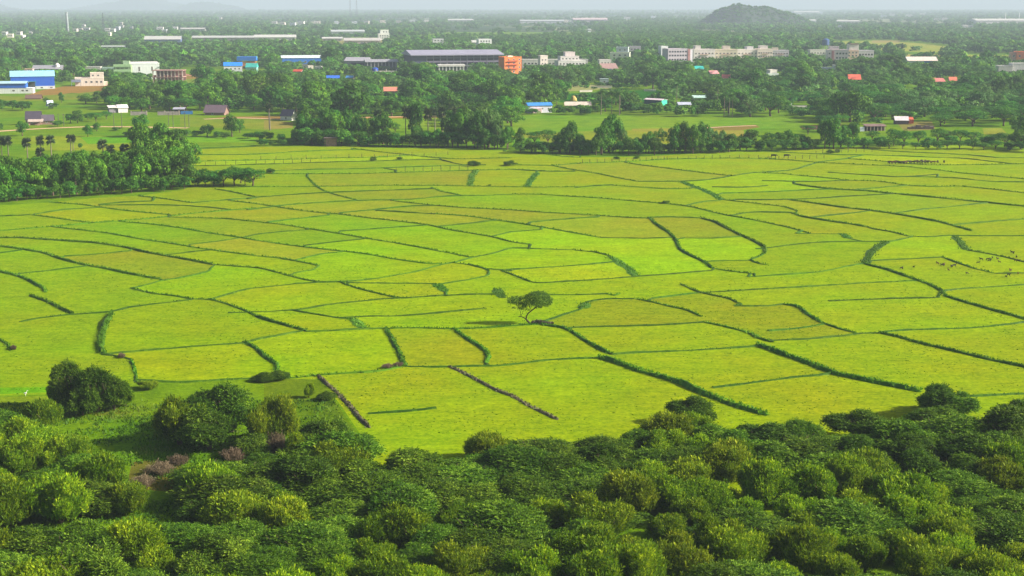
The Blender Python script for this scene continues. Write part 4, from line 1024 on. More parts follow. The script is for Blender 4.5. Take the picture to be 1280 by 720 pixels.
    parapet_block(o, -w / 2, -w * .1, 0, 10, 0, h * .75, (206, 204, 200), .7); parapet_block(o, -w * .08, w / 2, 2, 12, 0, h * .92, (222, 220, 218), .7); rows(o, lsp(-w * .45, -w * .12, 3), (h * .35,), 1.4, 1.3, -.01); rows(o, lsp(0, w * .45, 3), (h * .45,), 1.4, 1.3, 1.99)
    # sheds of the middle ground
    o, w, h, m = site('metal_shed', 'white shed with a blue sheet roof facing the meadow', 'shed', 659.5, 691, 141, 127, 10)
    gable(o, w, 6.5, h * .66, h * .22, (214, 214, 230), (60, 135, 205)); rows(o, (w * .1, w * .36), (h * .38,), .8, .8, -.01, glass=(60, 60, 80)); b = MB(); b.box(-w * .35, w * .02, -1.8, 0, -.2, h * .42); b.build('porch', paint((206, 176, 176), .8), o)
    o, w, h, m = site('metal_shed', 'turquoise shed with shade coloured into its dark blue front, bright end wall, white roof', 'shed', 803, 829, 133, 122.5, -48, )
    gable(o, w * 1.05, 5.5, h * .78, h * .12, (36, 60, 110), (226, 206, 214)); b = MB(); b.prismx([(.0, 0), (5.5, 0), (5.5, h * .78), (2.75, h * .9), (0, h * .78)], w * .525 + .02, w * .525 + .1); b.build('end_wall', paint((50, 205, 165), .6), o)  # shade of the sunless front is put into its dark blue wall colour
    o, w, h, m = site('thatched_shelter', 'long low thatched shelter with a pale roof right of the white shed', 'shelter', 706, 739, 135, 126.5, -4)
    gable(o, w, 6, h * .4, h * .45, (120, 92, 84), (205, 190, 178), metal=False)
    for x in (-w * .4, 0, w * .4): b = MB(); b.box(x - .1, x + .1, -.35, -.15, -.2, h * .38); b.build('post', paint((140, 120, 100), .9), o)
    o, w, h, m = site('haystack', 'straw-coloured haystack behind the thatched shelter', 'haystack', 713, 722, 129.5, 119.5, 0)
    b = MB(); b.tube([(0, 2, -.1), (0, 2, h * .3), (0, 2, h * .65), (0, 2, h * .9), (.1, 2, h)], [w * .4, w * .5, w * .42, w * .25, .05], 12); b.build('straw', paint((190, 165, 95), .95, .25, 3), o)
    o, w, h, m = site('low_house', 'low lilac-grey roof peeping over bushes right of the turquoise-ended shed', 'house', 848, 864, 134, 127.5, 0)
    gable(o, w, 5, h * .5, h * .4, (180, 180, 190), (178, 184, 204), metal=False); window(o, 0, h * .3, .9, .8, -.02)
    o, w, h, m = site('low_house', 'low house with a pale mint roof in the trees right of centre', 'house', 866, 883, 125, 119, 0)
    gable(o, w, 5, h * .5, h * .4, (170, 180, 176), (176, 208, 200), metal=False); window(o, 0, h * .3, .9, .8, -.02)
    o, w, h, m = site('low_wall', 'small white wall with a post among the flat-topped thorn trees', 'wall', 989, 1009, 135, 129, 0)
    b = MB(); b.box(-w / 2, w / 2, 0, .3, -.3, h * .5); b.build('wall_panel', paint((226, 218, 208), .85), o); b = MB(); b.box(-w / 2 - .3, -w / 2, -.1, .3, -.3, h); b.build('post', paint((220, 220, 210), .8), o)
    # ruined farmhouse
    o, w, h, m = site('ruined_farmhouse', 'dark ruined farmhouse with collapsed slate roofs and rubble', 'farmhouse', 33, 69, 156, 138, 6)
    gable(o, w * .5, 6, h * .42, h * .5, (150, 120, 110), (70, 62, 78), metal=False, x0=-w * .5); gable(o, w * .42, 5, h * .3, h * .35, (160, 130, 118), (92, 84, 96), metal=False, x0=0, y0=1)
    b = MB(); b.prismx([(-2.4, h * .22), (0, h * .38), (0, h * .42), (-2.4, h * .26)], -w * .42, w * .1); b.build('lean_to_roof', paint((182, 165, 155), .9), o)
    for k in range(7): b = MB(); x = random.uniform(-w * .45, w * .45); b.box(x, x + random.uniform(.5, 1.4), -3.4 + k * .2, -2.6 + k * .2, -.1, random.uniform(.3, .9)); b.build('rubble_block', paint((190, 150, 135), .9), o)
    window(o, -w * .3, h * .2, 1, 1.2, -.01, name='door'); window(o, w * .2, h * .18, .8, .8, .99)
    o, w, h, m = site('tarpaulin_tent', 'small pale blue tarpaulin tent in the bushes above the ruined farmhouse', 'tent', 57, 68, 132.5, 125, 40)
    b = MB(); b.prismx([(-1.5, -.05), (1.5, -.05), (0, h * .95)], -w * .4, w * .4); b.build('sheet', paint((180, 192, 220), .7), o)
    b = MB(); b.box(-w * .4 - .05, -w * .4 + .05, -.05, .05, 0, h); b.build('pole', paint((120, 100, 80), .9), o)
    o, w, h, m = site('low_house', 'small dark thatched heap roof in the open ground below the blue sheds', 'hut', 32, 51, 124, 117.5, 0)
    gable(o, w, 4.5, h * .2, h * .6, (90, 70, 60), (110, 85, 75), metal=False)
    o, w, h, m = site('metal_shed', 'small white farm shed with a lean-to at the edge of the grove', 'shed', 136, 160, 141, 130.5, 20)
    gable(o, w * .5, 6, h * .6, h * .3, (222, 216, 218), (232, 226, 226), metal=False, x0=0); b = MB(); b.prismx([(0, h * .62), (5, h * .8), (5, h * .86), (0, h * .68)], -w * .5, 0); b.build('lean_to_roof', paint((226, 220, 220), .7), o); b = MB(); b.box(-w * .46, -.05, .8, 5, -.2, h * .6); b.build('lean_to_wall', paint((140, 135, 145), .8), o)
    o, w, h, m = site('compound_wall', 'weathered grey wall running from the farm shed toward the thatched hut', 'wall', 164, 224, 144, 137.5, 0)
    for x0, x1 in ((-.5, -.18), (.05, .2), (.22, .5)): b = MB(); b.box(w * x0, w * x1, 0, .4, -.3, h * .7); b.build('wall_panel', paint((170, 158, 155), .9, .3), o)
    for x in (-.5, -.18, .2, .5): b = MB(); b.box(w * x - .3, w * x + .3, -.05, .45, -.3, h * .85); b.build('post', paint((180, 165, 160), .9), o)
    o, w, h, m = site('open_shed', 'open shed with a blue sheet over its front beside the brown hut', 'shed', 216, 241, 143, 134.5, 0)
    b = MB(); b.prismx([(-.5, h * .8), (5, h * .98), (5, h * .92), (-.5, h * .74)], -w / 2, w * .1); b.build('roof', paint((160, 160, 178), .7), o); b = MB(); b.box(-w * .45, w * .05, 2.5, 4.8, -.2, h * .78); b.build('wall', paint((70, 62, 70), .9), o); b = MB(); b.box(-w * .1, w * .5, -.2, -.1, .1, h * .5); b.build('blue_sheet', paint((60, 130, 205), .6), o)
    o, w, h, m = site('thatched_hut', 'brown thatched hut with a steep roof left of centre', 'hut', 255, 281, 144, 131.5, -16)
    gable(o, w, 7, h * .35, h * .62, (140, 110, 100), (112, 92, 104), metal=False, over=.7); window(o, -w * .1, h * .17, .9, 1.3, -.02, name='door')
    o, w, h, m = site('thatched_hut', 'grey thatched hut with a white gable end at the right', 'hut', 348, 367, 150.5, 136.5, -35)
    gable(o, w * .95, 5, h * .42, h * .52, (225, 222, 218), (106, 98, 116), metal=False, over=.25); window(o, 0, h * .2, .8, 1.1, -.02, name='door')
    o, w, h, m = site('field_hut', 'small square wooden watch hut with plank walls at the foot of the tree belt', 'hut', 405, 421, 183, 171, 0)
    b = MB(); n = 7
    for k in range(n): x = -w * .35 + w * .85 * k / n; b.box(x, x + w * .85 / n * .8, .3, .4, 0, h * .82)
    b.box(-w * .35, w * .5, .4, 3.6, 0, h * .8); b.build('plank_wall', paint((150, 125, 118), .9, .3, 2), o); b = MB(); b.box(-w * .5, w * .55, -.3, 4, h * .84, h * .92); b.build('roof', paint((110, 95, 90), .9), o)
    for x in (-w * .45, w * .48): b = MB(); b.box(x - .1, x + .1, -.1, .1, -.1, h * .84); b.build('post', paint((120, 100, 85), .9), o)
    # shacks at right
    o, w, h, m = site('patchwork_shack', 'patchwork shack with a whitish roof and a red-orange sheet at its side', 'shack', 1119, 1144, 155.5, 145, -10)
    gable(o, w * .65, 5, h * .5, h * .4, (100, 86, 100), (214, 206, 212), metal=False, x0=-w * .5); b = MB(); b.prismx([(0, h * .1), (0, h * .6), (2.5, h * .85), (4, h * .5), (4, h * .1)], w * .18, w * .42); b.build('red_sheet', paint((205, 95, 65), .8), o)
    o, w, h, m = site('compound_wall', 'dark broken wall and rubble heap running right of the patchwork shack', 'wall', 1135, 1168, 161.5, 155, -8)
    for k in range(6): b = MB(); x = -w / 2 + w * k / 6; b.box(x, x + w / 6.6, 0, 2 + k * .2, -.2, h * random.uniform(.35, .8)); b.build('wall_panel', paint((110, 92, 88), .95, .3), o)
    o, w, h, m = site('patchwork_shack', 'long low dark open-fronted shack with pale cloth at its left end', 'shack', 1074, 1109, 164, 155, 0)
    b = MB(); b.prismx([(-.4, h * .72), (4.5, h * .95), (4.5, h * .88), (-.4, h * .66)], -w * .3, w / 2); b.build('roof', paint((120, 96, 92), .9, .3), o); b = MB(); b.box(-w * .28, w * .48, 2.4, 4, -.2, h * .66); b.build('wall', paint((70, 56, 56), .9), o)
    for x in lsp(-w * .3, w * .5, 6): b = MB(); b.box(x - .12, x + .12, -.2, .1, -.2, h * .68); b.build('post', paint((190, 175, 165), .9), o)
    b = MB(); b.box(-w * .5, -w * .33, 0, .4, -.1, h * .6); b.build('cloth', paint((200, 208, 226), .8), o)
    o, w, h, m = site('compound_wall', 'short heap of reddish rubble right of the meadow', 'wall', 1008, 1024, 162, 157, 0)
    for k in range(4): b = MB(); x = -w / 2 + w * k / 4; b.box(x, x + w / 4.6, 0, 1.6, -.2, h * random.uniform(.35, .8)); b.build('wall_panel', paint((130, 90, 88), .95, .3), o)
    # far long sheds
    for lb, x0, x1, yb, yt, wall, roof, yaw in (('far blue-grey factory shed with a long white roof, left part', 181, 226, 56, 44.5, (95, 115, 160), (215, 215, 212), 0), ('very long far factory shed with a white roof edge', 240, 322, 51, 44.5, (150, 140, 140), (214, 214, 212), 0), ('far white-roofed shed continuing the long factory to the right', 318, 370, 52, 43, (190, 188, 186), (222, 222, 218), 2),
        ('far low white-roofed hall right of the factory sheds', 403, 428, 51, 46, (170, 165, 160), (220, 220, 216), 0), ('far long grey-pink yard building with a pale roof', 430, 476, 56, 47, (190, 178, 172), (215, 208, 204), 0), ('far pale shed with a slanting white roof', 414, 456, 43, 37, (150, 160, 165), (206, 212, 214), 6),
        ('far white-roofed shed right of the white tower block', 590, 603, 56, 50, (205, 205, 205), (226, 226, 224), 4), ('far low white shed above the big blue shed', 127, 159, 60, 57, (190, 195, 192), (206, 214, 212), 0), ('far long pale shed by the hazy white settlement', 226, 256, 38.5, 34.5, (190, 190, 180), (215, 212, 205), 0),
        ('far pale pink curved factory roof above the palm woods', 716, 760, 28.5, 22, (190, 175, 180), (230, 205, 210), -2), ('far long white shed left of the pink curved roof', 650, 706, 29, 24.5, (180, 185, 190), (205, 208, 212), 0), ('far long white factory on the right horizon', 1218, 1300, 30, 23, (205, 200, 196), (232, 228, 224), 0),
        ('far thin white shed right of the wooded hill', 992, 1025, 17.5, 13.5, (205, 205, 200), (225, 225, 220), 0), ('far pale warehouse right of the wooded hill foot', 997, 1020, 28, 24, (195, 195, 195), (225, 225, 222), 0), ('far pale warehouse beyond the dry fields', 1046, 1075, 29, 25, (205, 200, 200), (222, 218, 216), 0), ('far hazy white shed near the middle horizon', 560, 592, 27.5, 23.5, (200, 200, 198), (220, 220, 216), 0)):
        o, w, h, m = site('factory_shed', lb, 'factory shed', x0, x1, yb, yt, yaw, 'far factory sheds'); gable(o, w, w * .32, h * .62, h * .32, wall, tuple(int(c * .86) for c in roof), over=1.0)
        for x in lsp(-w * .45, w * .45, 5): b = MB(); b.box(x - 2, x + 2, -.15, -.03, 0, h * .35); b.build('door', paint((110, 112, 118), .7), o)
    o, w, h, m = site('white_block', 'far white tower block with window bands left of centre', 'building', 473, 487, 50, 37, 8)
    parapet_block(o, -w / 2, w / 2, 0, 14, 0, h * .6, (220, 220, 216), .8); parapet_block(o, -w * .3, w * .45, 2, 12, h * .64, h * .95, (224, 226, 222), .6); rows(o, lsp(-w * .42, w * .42, 4), (h * .2, h * .4), 2.6, 2.2, -.01); rows(o, (0, w * .25), (h * .78,), 2.4, 2.0, 1.99)
    o, w, h, m = site('white_block', 'far white flat-roofed building above the steel hall', 'building', 598, 615, 57, 48, 10)
    parapet_block(o, -w / 2, w / 2, 0, 14, 0, h * .85, (222, 222, 226), .8); rows(o, lsp(-w * .42, w * .42, 4), (h * .3, h * .62), 2.4, 2, -.01)
    o, w, h, m = site('white_block', 'far pale grey house half in trees left of the white flat-roofed one', 'building', 541, 555, 57, 46.5, 6)
    parapet_block(o, -w / 2, w / 2, 0, 12, 0, h * .75, (200, 202, 206), .8); rows(o, lsp(-w * .42, w * .42, 3), (h * .3, h * .6), 2.4, 2, -.01)
    o, w, h, m = site('grey_house', 'grey-violet house with a dark upper window left of the apartment row', 'building', 786, 801, 66, 56, 0)
    parapet_block(o, -w / 2, w / 2, 0, 12, 0, h * .75, (165, 158, 170), .8); rows(o, lsp(-w * .42, w * .42, 3), (h * .45,), 2.4, 2, -.01, glass=(60, 60, 80))
    # scattered far white houses
    far = [(2, 8, 44), (9, 16, 47), (20, 26, 44), (26, 29, 49), (36, 40, 44), (91, 96, 40), (97, 103, 39), (104, 112, 39), (102, 106, 34), (131, 137, 39), (137, 143, 40), (144, 149, 37), (149, 154, 35.5), (150, 153, 31),
           (135, 138, 45), (196, 204, 38), (204, 208, 41), (216, 222, 37), (163, 166, 37), (274, 277, 24), (340, 346, 30), (350, 356, 31), (362, 369, 32), (372, 380, 31), (392, 400, 30.5), (418, 424, 30), (440, 446, 30), (455, 461, 29.5), (475, 482, 29), (495, 501, 29), (512, 519, 28.5), (530, 536, 28),
           (704, 710, 28), (710, 714, 27.5), (735, 739, 40), (1024, 1028, 17), (1101, 1108, 22), (1112, 1118, 20), (1132, 1140, 21), (1150, 1156, 19), (1168, 1174, 26), (1178, 1184, 25.5), (1203, 1210, 35), (1211, 1216, 35), (1232, 1236, 30), (1048, 1052, 35.5), (814, 820, 23), (780, 788, 25)]
    WH = None
    zones = [(0, 60, 'by the left edge'), (60, 115, 'below the pale mast'), (115, 170, 'by the lattice mast'), (170, 300, 'beyond the long factory'), (300, 420, 'in the hazy street, left'), (420, 560, 'in the hazy street, right'), (560, 830, 'beyond the palm woods'), (830, 1100, 'right of the wooded hill'), (1100, 1190, 'beyond the dry fields'), (1190, 1290, 'below the horizon factory')]
    cnt = {}
    for x0, x1, yb in far:
        z = next(q for q in zones if q[0] <= x0 < q[1]); cnt.setdefault(z[2], []).append((x0, x1, yb))
    for zn, hs in cnt.items():
        hs.sort()
        for i, (x0, x1, yb) in enumerate(hs):
            lab = (f'{ORD[i]} of {NUM[len(hs)]} tiny white houses {zn}' if len(hs) > 1 else f'tiny far white house {zn}')
            s = S(yb); g = G((x0 + x1) / 2, yb); w = (x1 - x0) / s; h = min(11, max(6.5, w * .5))
            o = empty('distant_house', g, R(random.uniform(-12, 12))); tag(o, lab, 'house', 'far white houses')
            BOXES.append((x0, x1, yb - h * s, yb))
            c = random.choice(((224, 222, 220), (214, 210, 206), (205, 212, 220), (226, 216, 206)))
            parapet_block(o, -w / 2, w / 2, 0, 10, 0, h, c, .8); 
            for x in lsp(-w * .42, w * .42, 3): window(o, x, h * .55, 2, 2, -.01)
    # masts
    o = empty('radio_mast', G(129.5, 40)); tag(o, 'thin dark lattice mast standing over the far plain', 'mast'); hh = 24 / S(40); b = MB()
    for sx, sy in ((-1, -1), (1, -1), (1, 1), (-1, 1)): b.tube([(sx * 2.4, sy * 2.4, 0), (sx * .5, sy * .5, hh)], .22, 5)
    for k in range(10):
        z = hh * k / 10; q = 2.4 - 1.9 * k / 10; q2 = 2.4 - 1.9 * (k + 1) / 10; z2 = hh * (k + 1) / 10
        for a, c in (((-q, -q, z), (q2, -q2, z2)), ((q, -q, z), (q2, q2, z2)), ((q, q, z), (-q2, q2, z2)), ((-q, q, z), (-q2, -q2, z2))): b.tube([a, c], .13, 4)
    b.build('lattice', paint((80, 84, 92), .7), o)
    o = empty('chimney_stack', G(85, 46)); tag(o, 'tall pale hazy chimney stack at the far left', 'chimney'); hh = 30 / S(46); b = MB(); b.tube([(0, 0, -.5), (0, 0, hh * .5), (0, 0, hh)], [3.4, 2.6, 2], 16); b.build('shaft', paint((140, 150, 152), .9), o, True); b = MB(); b.tube([(0, 0, hh), (0, 0, hh + 1)], 2.4, 16); b.build('rim', paint((170, 176, 176), .9), o)  # white stack greyed: distance haze is put into its colour
    for i, x in enumerate((1256.5, 1273.5)):
        o = empty('factory_chimney', G(x, 28)); tag(o, ('left', 'right')[i] + ' one of two thin white chimneys above the factory on the right horizon', 'chimney', 'thin white chimneys'); hh = 12 / S(28); b = MB(); b.tube([(0, 0, -.5), (0, 0, hh * .5), (0, 0, hh)], [1.8, 1.3, 1.1], 12); b.build('shaft', paint((232, 232, 230), .8), o, True)
    for i, x in enumerate((438, 446)):
        o = empty('power_pylon', G(x, 24)); tag(o, ('left', 'right')[i] + ' one of two hazy pylons reaching above the horizon', 'pylon', 'hazy pylons'); hh = 24 / S(24); b = MB()
        for sx in (-1, 1): b.tube([(sx * 4, 0, 0), (sx * .6, 0, hh)], .5, 5)
        for k in range(6): z = hh * k / 6; q = 4 - 3.4 * k / 6; q2 = 4 - 3.4 * (k + 1) / 6; b.tube([(-q, 0, z), (q2, 0, z + hh / 6)], .3, 4)
        b.build('lattice', paint((100, 105, 112), .8), o); b = MB()
        for z in (.8, .9): b.box(-7, 7, -.3, .3, hh * z, hh * z + .5)
        b.build('crossarm', paint((100, 105, 112), .8), o)
    # power poles
    P0 = None
    for i, (x, yb, yt) in enumerate(((142.6, 159, 139), (152.5, 159, 140), (211, 157, 141), (216.6, 160, 140), (231.4, 161, 140), (236.4, 159.5, 143), (336.5, 160, 133), (80, 158, 142), (73, 151, 142))):
        o = empty('power_pole', G(x, yb)); hh = (yb - yt) / S(yb); tag(o, f'{ORD[i if i < 6 else i]} of nine thin power poles'.replace(ORD[i], ['leftmost pair left', 'leftmost pair right', 'first of the four grouped', 'second of the four grouped', 'third of the four grouped', 'last of the four grouped', 'lone one before the gabled hut', 'short one beside the ruin', 'shortest one at the ruin gable'][i]) + ' in the rough ground', 'pole', 'power poles')
        b = MB(); b.tube([(0, 0, -.3), (0, 0, hh)], [.16, .11], 7); b.build('shaft', paint((95, 90, 88), .9), o); b = MB(); b.box(-.7, .7, -.06, .06, hh * .93, hh * .95); b.build('crossarm', paint((110, 104, 100), .9), o)
def fence(lab, pts, step, h, wire=True):
    g = [G(*p) for p in pts]; o = empty('post_fence', g[0]); tag(o, lab, 'fence'); pos = []
    for a, b in zip(g, g[1:]):
        n = max(1, int((b - a).length / step))
        for k in range(n): pos.append(a.lerp(b, k / n))
    pos.append(g[-1]); pos = pos[:100]; me = None
    for p in pos:
        if me is None: m = MB(); m.tube([(0, 0, -.2), (.03, 0, h)], [.1, .08], 6); me = m.mesh('post', paint((70, 62, 48), .9))
        q = link('post', me, o, p - g[0]); q.scale[2] = random.uniform(.75, 1.15); q.rotation_euler = (random.uniform(-.06, .06), random.uniform(-.06, .06), 0)
    m = MB()
    for z in (.45, .85): m.tube([p - g[0] + Vector((0, 0, h * z)) for p in pos], .018, 4)
    m.build('wire', paint((110, 105, 100), .6), o)
# ------------------------------------------------------------------ foreground scrub
def build_scrub():
    mf = leafmat('feathery_leaves', (.030, .09, .004), (.092, .188, .008), (.29, .44, .032), .38, .01)
    mu = leafmat('shoot_leaves', (.038, .10, .002), (.125, .235, .004), (.38, .49, .008), .38, .01)
    mo = leafmat('olive_shoot_leaves', (.05, .105, .003), (.15, .235, .005), (.41, .47, .012), .38, .006)
    mdry = leafmat('dry_twigs', (.10, .075, .045), (.18, .135, .085), (.27, .21, .13), .2, .01)
    bark = paint((92, 78, 62), .95, .25, 4)
    protos = {'f': [], 'u': [], 'o': [], 'd': []}
    for i in range(6):
        c = scrub_feathery(4.9, 4.3, 6000); protos['f'].append((rhombs(*c[:3], 'foliage', mf, c[3], .15), bush_stems(4.6, 4.0, bark)))
    for i in range(5):
        c = scrub_upright(3.9, 4.4, 5000); protos['u'].append((rhombs(*c[:3], 'foliage', mu, c[3], .1), bush_stems(3.4, 3.9, bark)))
        if i < 3: c2 = (c[0], c[1], c[2], c[3]); protos['o'].append((rhombs(*c2[:3], 'foliage', mo, c2[3], .1), bush_stems(3.4, 3.9, bark)))
    c = scrub_upright(2.2, 1.6, 1500); protos['d'].append((rhombs(c[0], c[1] * .9, c[2] * .45, 'foliage', mdry, c[3], .1), bush_stems(2.2, 1.6, bark)))
    for i in range(4):
        c = scrub_ragged(4.2, 4.3, 6000); protos.setdefault('r', []).append((rhombs(*c[:3], 'foliage', mf, c[3], .15), bush_stems(4.2, 4.3, bark, 12)))
    nm = {'r': 'feathery_thorn_bush', 'f': 'feathery_thorn_bush', 'u': 'upright_thorn_bush', 'o': 'upright_thorn_bush', 'd': 'dry_bush'}
    first = {}
    def put(kind, g, sc, sz=None, lab=None, grp=None, idx=None):
        i = idx if idx is not None else random.randrange(len(protos[kind])); key = (kind, i)
        if key not in first:
            o = empty(nm[kind], (0, 0, 0)); link('stems', protos[kind][i][1], o); link('foliage', protos[kind][i][0], o); first[key] = o
        else: o = copy_tree(first[key])
        o.location = g; o.rotation_euler = (random.uniform(-.05, .05), random.uniform(-.05, .05), random.uniform(0, 6.28)); z = sc if sz is None else sz
        o.scale = (sc * random.uniform(.9, 1.1), sc * random.uniform(.9, 1.1), z)
        o['category'] = 'bush'
        if lab: o['label'] = lab
        if grp: o['group'] = grp
        return o
    EDGE = [(455, 632), (480, 620), (530, 594), (580, 580), (640, 573), (700, 570), (760, 563), (820, 556), (870, 550), (920, 556), (980, 562), (1040, 555), (1090, 543), (1140, 538), (1200, 540), (1240, 556), (1290, 552), (1400, 550), (1400, 800), (-90, 800), (-90, 690), (60, 700), (130, 712), (250, 672), (360, 640), (420, 622)]
    LEFT = [(-90, 552), (55, 550), (105, 572), (132, 610), (132, 652), (60, 662), (-90, 668)]
    MID = [(250, 640), (275, 608), (330, 594), (420, 585), (465, 590), (455, 625), (380, 645), (270, 675), (225, 665)]
    pts = []
    def poisson(poly, rmin, tries):
        xs = [p[0] for p in poly]; ys = [p[1] for p in poly]
        for _ in range(tries):
            # uniform over the ground, not over the picture
            D = random.uniform(G(640, max(ys)).y, G(640, min(ys)).y); X = random.uniform(-80, 80) * D / 150
            px, py = P((X, D, 0))
            if not inpoly(px, py, poly): continue
            g = Vector((X, D, 0))
            if all((g - q).length > rmin for q, *_ in pts): pts.append((g, px, py, poly))
    poisson(EDGE, 4.7, 24000); poisson(LEFT, 4.4, 2500); poisson(MID, 4.1, 2500)
    print('SCRUB', len(pts))
    for g, px, py, poly in pts:
        a = fnoise(g.x * .075, g.y * .075, 3) + random.uniform(-.35, .35)
        edge = py < 600 and poly is EDGE
        if poly is LEFT: kind = 'u' if random.random() < .8 else 'f'
        elif poly is MID: kind = 'f' if random.random() < .8 else 'u'
        else: kind = 'f' if a > .03 else 'u'
        if px < 470 and kind == 'u' and random.random() < .2: kind = 'f'
        if kind == 'u' and random.random() < (.3 if poly is EDGE else .1): kind = 'o'
        if (edge and random.random() < .45) or (kind == 'f' and random.random() < .25): kind = 'r'
        sc = random.uniform(.68, 1.2); szz = sc * (random.uniform(.7, .95) if kind == 'f' else random.uniform(.85, 1.1)); sc *= 1.12 if kind == 'f' else 1
        if kind == 'f': sc *= .95
        place = ('at the bottom left' if px < 430 else 'at the bottom middle' if px < 850 else 'at the bottom right') if py > 640 else ('at the left end' if px < 200 else 'below the clearing' if px < 470 else 'along the upper edge, middle' if px < 850 else 'along the upper edge, right')
        lk = {'r': 'ragged feathery thorn bush', 'f': 'feathery blue-green thorn bush', 'u': 'yellow-green upright bush', 'o': 'olive-gold tipped upright bush'}[kind]
        if poly is LEFT: place = 'in the clump left of the clearing'
        put(kind, g, sc, szz, f'{lk} in the dense scrub, {place}', f'{lk}es of the scrub, {place}')
    # the bushes that stand apart
    sp = [('r', 122, 515, .8, 1.45, 'largest bright feathery bush of the spreading clump at the left edge of the paddies'), ('r', 88, 508, .62, 1.5, 'dark feathery bush at the left of the spreading clump'), ('r', 104, 519, .6, 1.0, 'low front bush of the spreading clump at the left'), ('r', 143, 512, .5, 1.25, 'narrow feathery bush at the right of the spreading clump'), ('u', 157, 508, .4, .7, 'small bush at the right foot of the spreading clump'), ('u', 72, 506, .4, .8, 'small bush at the left foot of the spreading clump'),
          ('u', 225, 556, .95, 1.45, 'dark upright bush at the left end of the big clump above the clearing'), ('r', 262, 562, .95, 1.35, 'bright feathery bush in front of the big clump above the clearing'), ('r', 290, 540, 1.15, 1.55, 'tall bush at the back of the big clump above the clearing'),
          ('r', 262, 532, .95, 1.2, 'feathery bush behind the big clump, touching the striped paddy'), ('o', 340, 556, 1.05, 1.5, 'brownish-olive bush at the right of the big clump above the clearing'), ('f', 318, 566, .6, .75, 'small feathery bush at the foot of the brownish-olive one'),
          ('r', 400, 575, .85, 1.25, 'feathery bush beside the dry bank left of the mown parcel'), ('u', 378, 582, .7, 1.0, 'upright bush just left of the dry bank'), ('u', 438, 588, .75, 1.0, 'yellow-green bush at the corner of the mown parcel'),
          ('f', 422, 556, .4, .9, 'small bright feathery shrub against the dry bank'), ('u', 386, 497, .28, .5, 'tiny round bush alone on the grass left of the dry bank'), ('f', 408, 500, .28, .35, 'tiny flat shrub on the dry bank'),
          ('u', 52, 498 + 40, .9, 1.0, 'yellow-green bush below the small white bird'), ('r', 1172, 519, .85, 1.0, 'reddish-tipped feathery bush standing up at the end of the straight bank'), ('r', 1195, 520, .7, .95, 'lower bush right of the one at the bank end'), ('r', 1276, 535, .8, .9, 'dark bush at the right edge of the last parcel'),
          ('u', 165, 640, .75, .8, 'dark low bush on the near side of the clearing'), ('u', 262, 648, .55, .6, 'bright round bush right of the dark hollow'), ('d', 200, 592, 1.0, .7, 'brown dry brushwood heap in the middle of the clearing'), ('d', 180, 607, .8, .6, 'brown dry brushwood at the near left of the clearing'), ('d', 222, 580, .7, .6, 'brown dry brushwood at the far right of the clearing'),
          ('d', 292, 575, .9, .8, 'grey-brown dry thorns under the big clump'), ('d', 345, 566, .8, 1.3, 'grey-brown dry thorns under the brownish-olive bush'), ('d', 152, 447, .35, .4, 'grey dry twigs at the corner of the round-cornered paddy'), ('d', 485, 460, .5, .35, 'left heap of grey dry brush on the paddy edge'), ('d', 497, 458, .45, .35, 'right heap of grey dry brush on the paddy edge'),
          ('u', 185, 486, .45, .3, 'dark low shrub patch below the striped paddy'), ('f', 332, 476, .4, .35, 'low dark shrub at the left end of the mown parcel edge'), ('f', 348, 474, .4, .35, 'low dark shrub second along the mown parcel edge'),
          ('r', 870, 530, .75, .9, 'feathery bush at the notch of the scrub edge where the bank ends'), ('d', 17, 437, .3, .4, 'small brown twig pile on the left paddy')]
    for kind, px, py, sc, sz, lab in sp: put(kind, G(px, py), sc, sz, lab)
    # small tufts among the paddies beyond
    for px, py, sc, lab in ((637, 207, 1.15, 'small dark bush standing alone on the far paddy bank'), (770.5, 199, .55, 'tiny dark bush on the fence line, left one'), (796, 198.5, .55, 'tiny dark bush on the fence line, right one'), (338, 216, .9, 'dark bush at the left end of the bank row'), (322, 216.5, .6, 'low bush left of the dark one on the bank row'),
                           (499, 199.5, .6, 'small tuft on the far double fence'), (467, 201, .8, 'low tuft left on the far double fence'), (592, 207.5, 1.0, 'long low tuft on the bank left of the lone far bush'), (832, 254.5, .6, 'tiny tuft on the long far bank'), (612, 232.5, .3, 'tiny tuft on the straight far bank'), (1038, 191.5, .8, 'left low shrub at the end of the tree belt'), (1047, 190.5, .7, 'right low shrub at the end of the tree belt')):
        put('r', G(px, py), sc * .5, sc * .42, lab)
    # grass of the clearing and of the rough strip
    V, F, T = [], [], []
    CL = [(-60, 505), (160, 500), (420, 500), (460, 590), (380, 640), (240, 680), (120, 720), (-60, 700)]
    for _ in range(60000):
        D = random.uniform(G(640, 720).y, G(640, 500).y); X = random.uniform(-75, -8) * D / 170; px, py = P((X, D, 0))
        if not inpoly(px, py, CL): continue
        if fnoise(X * .35, D * .35, 5) + random.uniform(-.5, .6) < 0: continue
        h = random.uniform(.12, .4); a = random.uniform(0, 6.28); u = Vector((math.cos(a), math.sin(a), 0)) * random.uniform(.05, .13); q = Vector((X, D, -.02)); l = Vector((random.gauss(0, .4), random.gauss(0, .4), 1)) * h
        b = len(V); V += [q - u, q + u, q + u * .6 + l, q - u * .6 + l]; F.append((b, b + 1, b + 2, b + 3)); T.append(min(1, max(0, .5 + .5 * fnoise(X * .2, D * .2, 8) + random.uniform(-.2, .2))))
    mg = leafmat('clearing_grass', (.03, .10, .006), (.09, .22, .01), (.22, .30, .03), .2, .0)
    o = link('rough_grass', mesh_np('rough_grass', [tuple(v) for v in V], F, mg, T)); tag(o, 'rough green grass tufts growing in the clearing among the bushes', None, None, 'stuff')
    # weeds and uncut tufts over the near paddies
    V, F, T = [], [], []
    n = 0
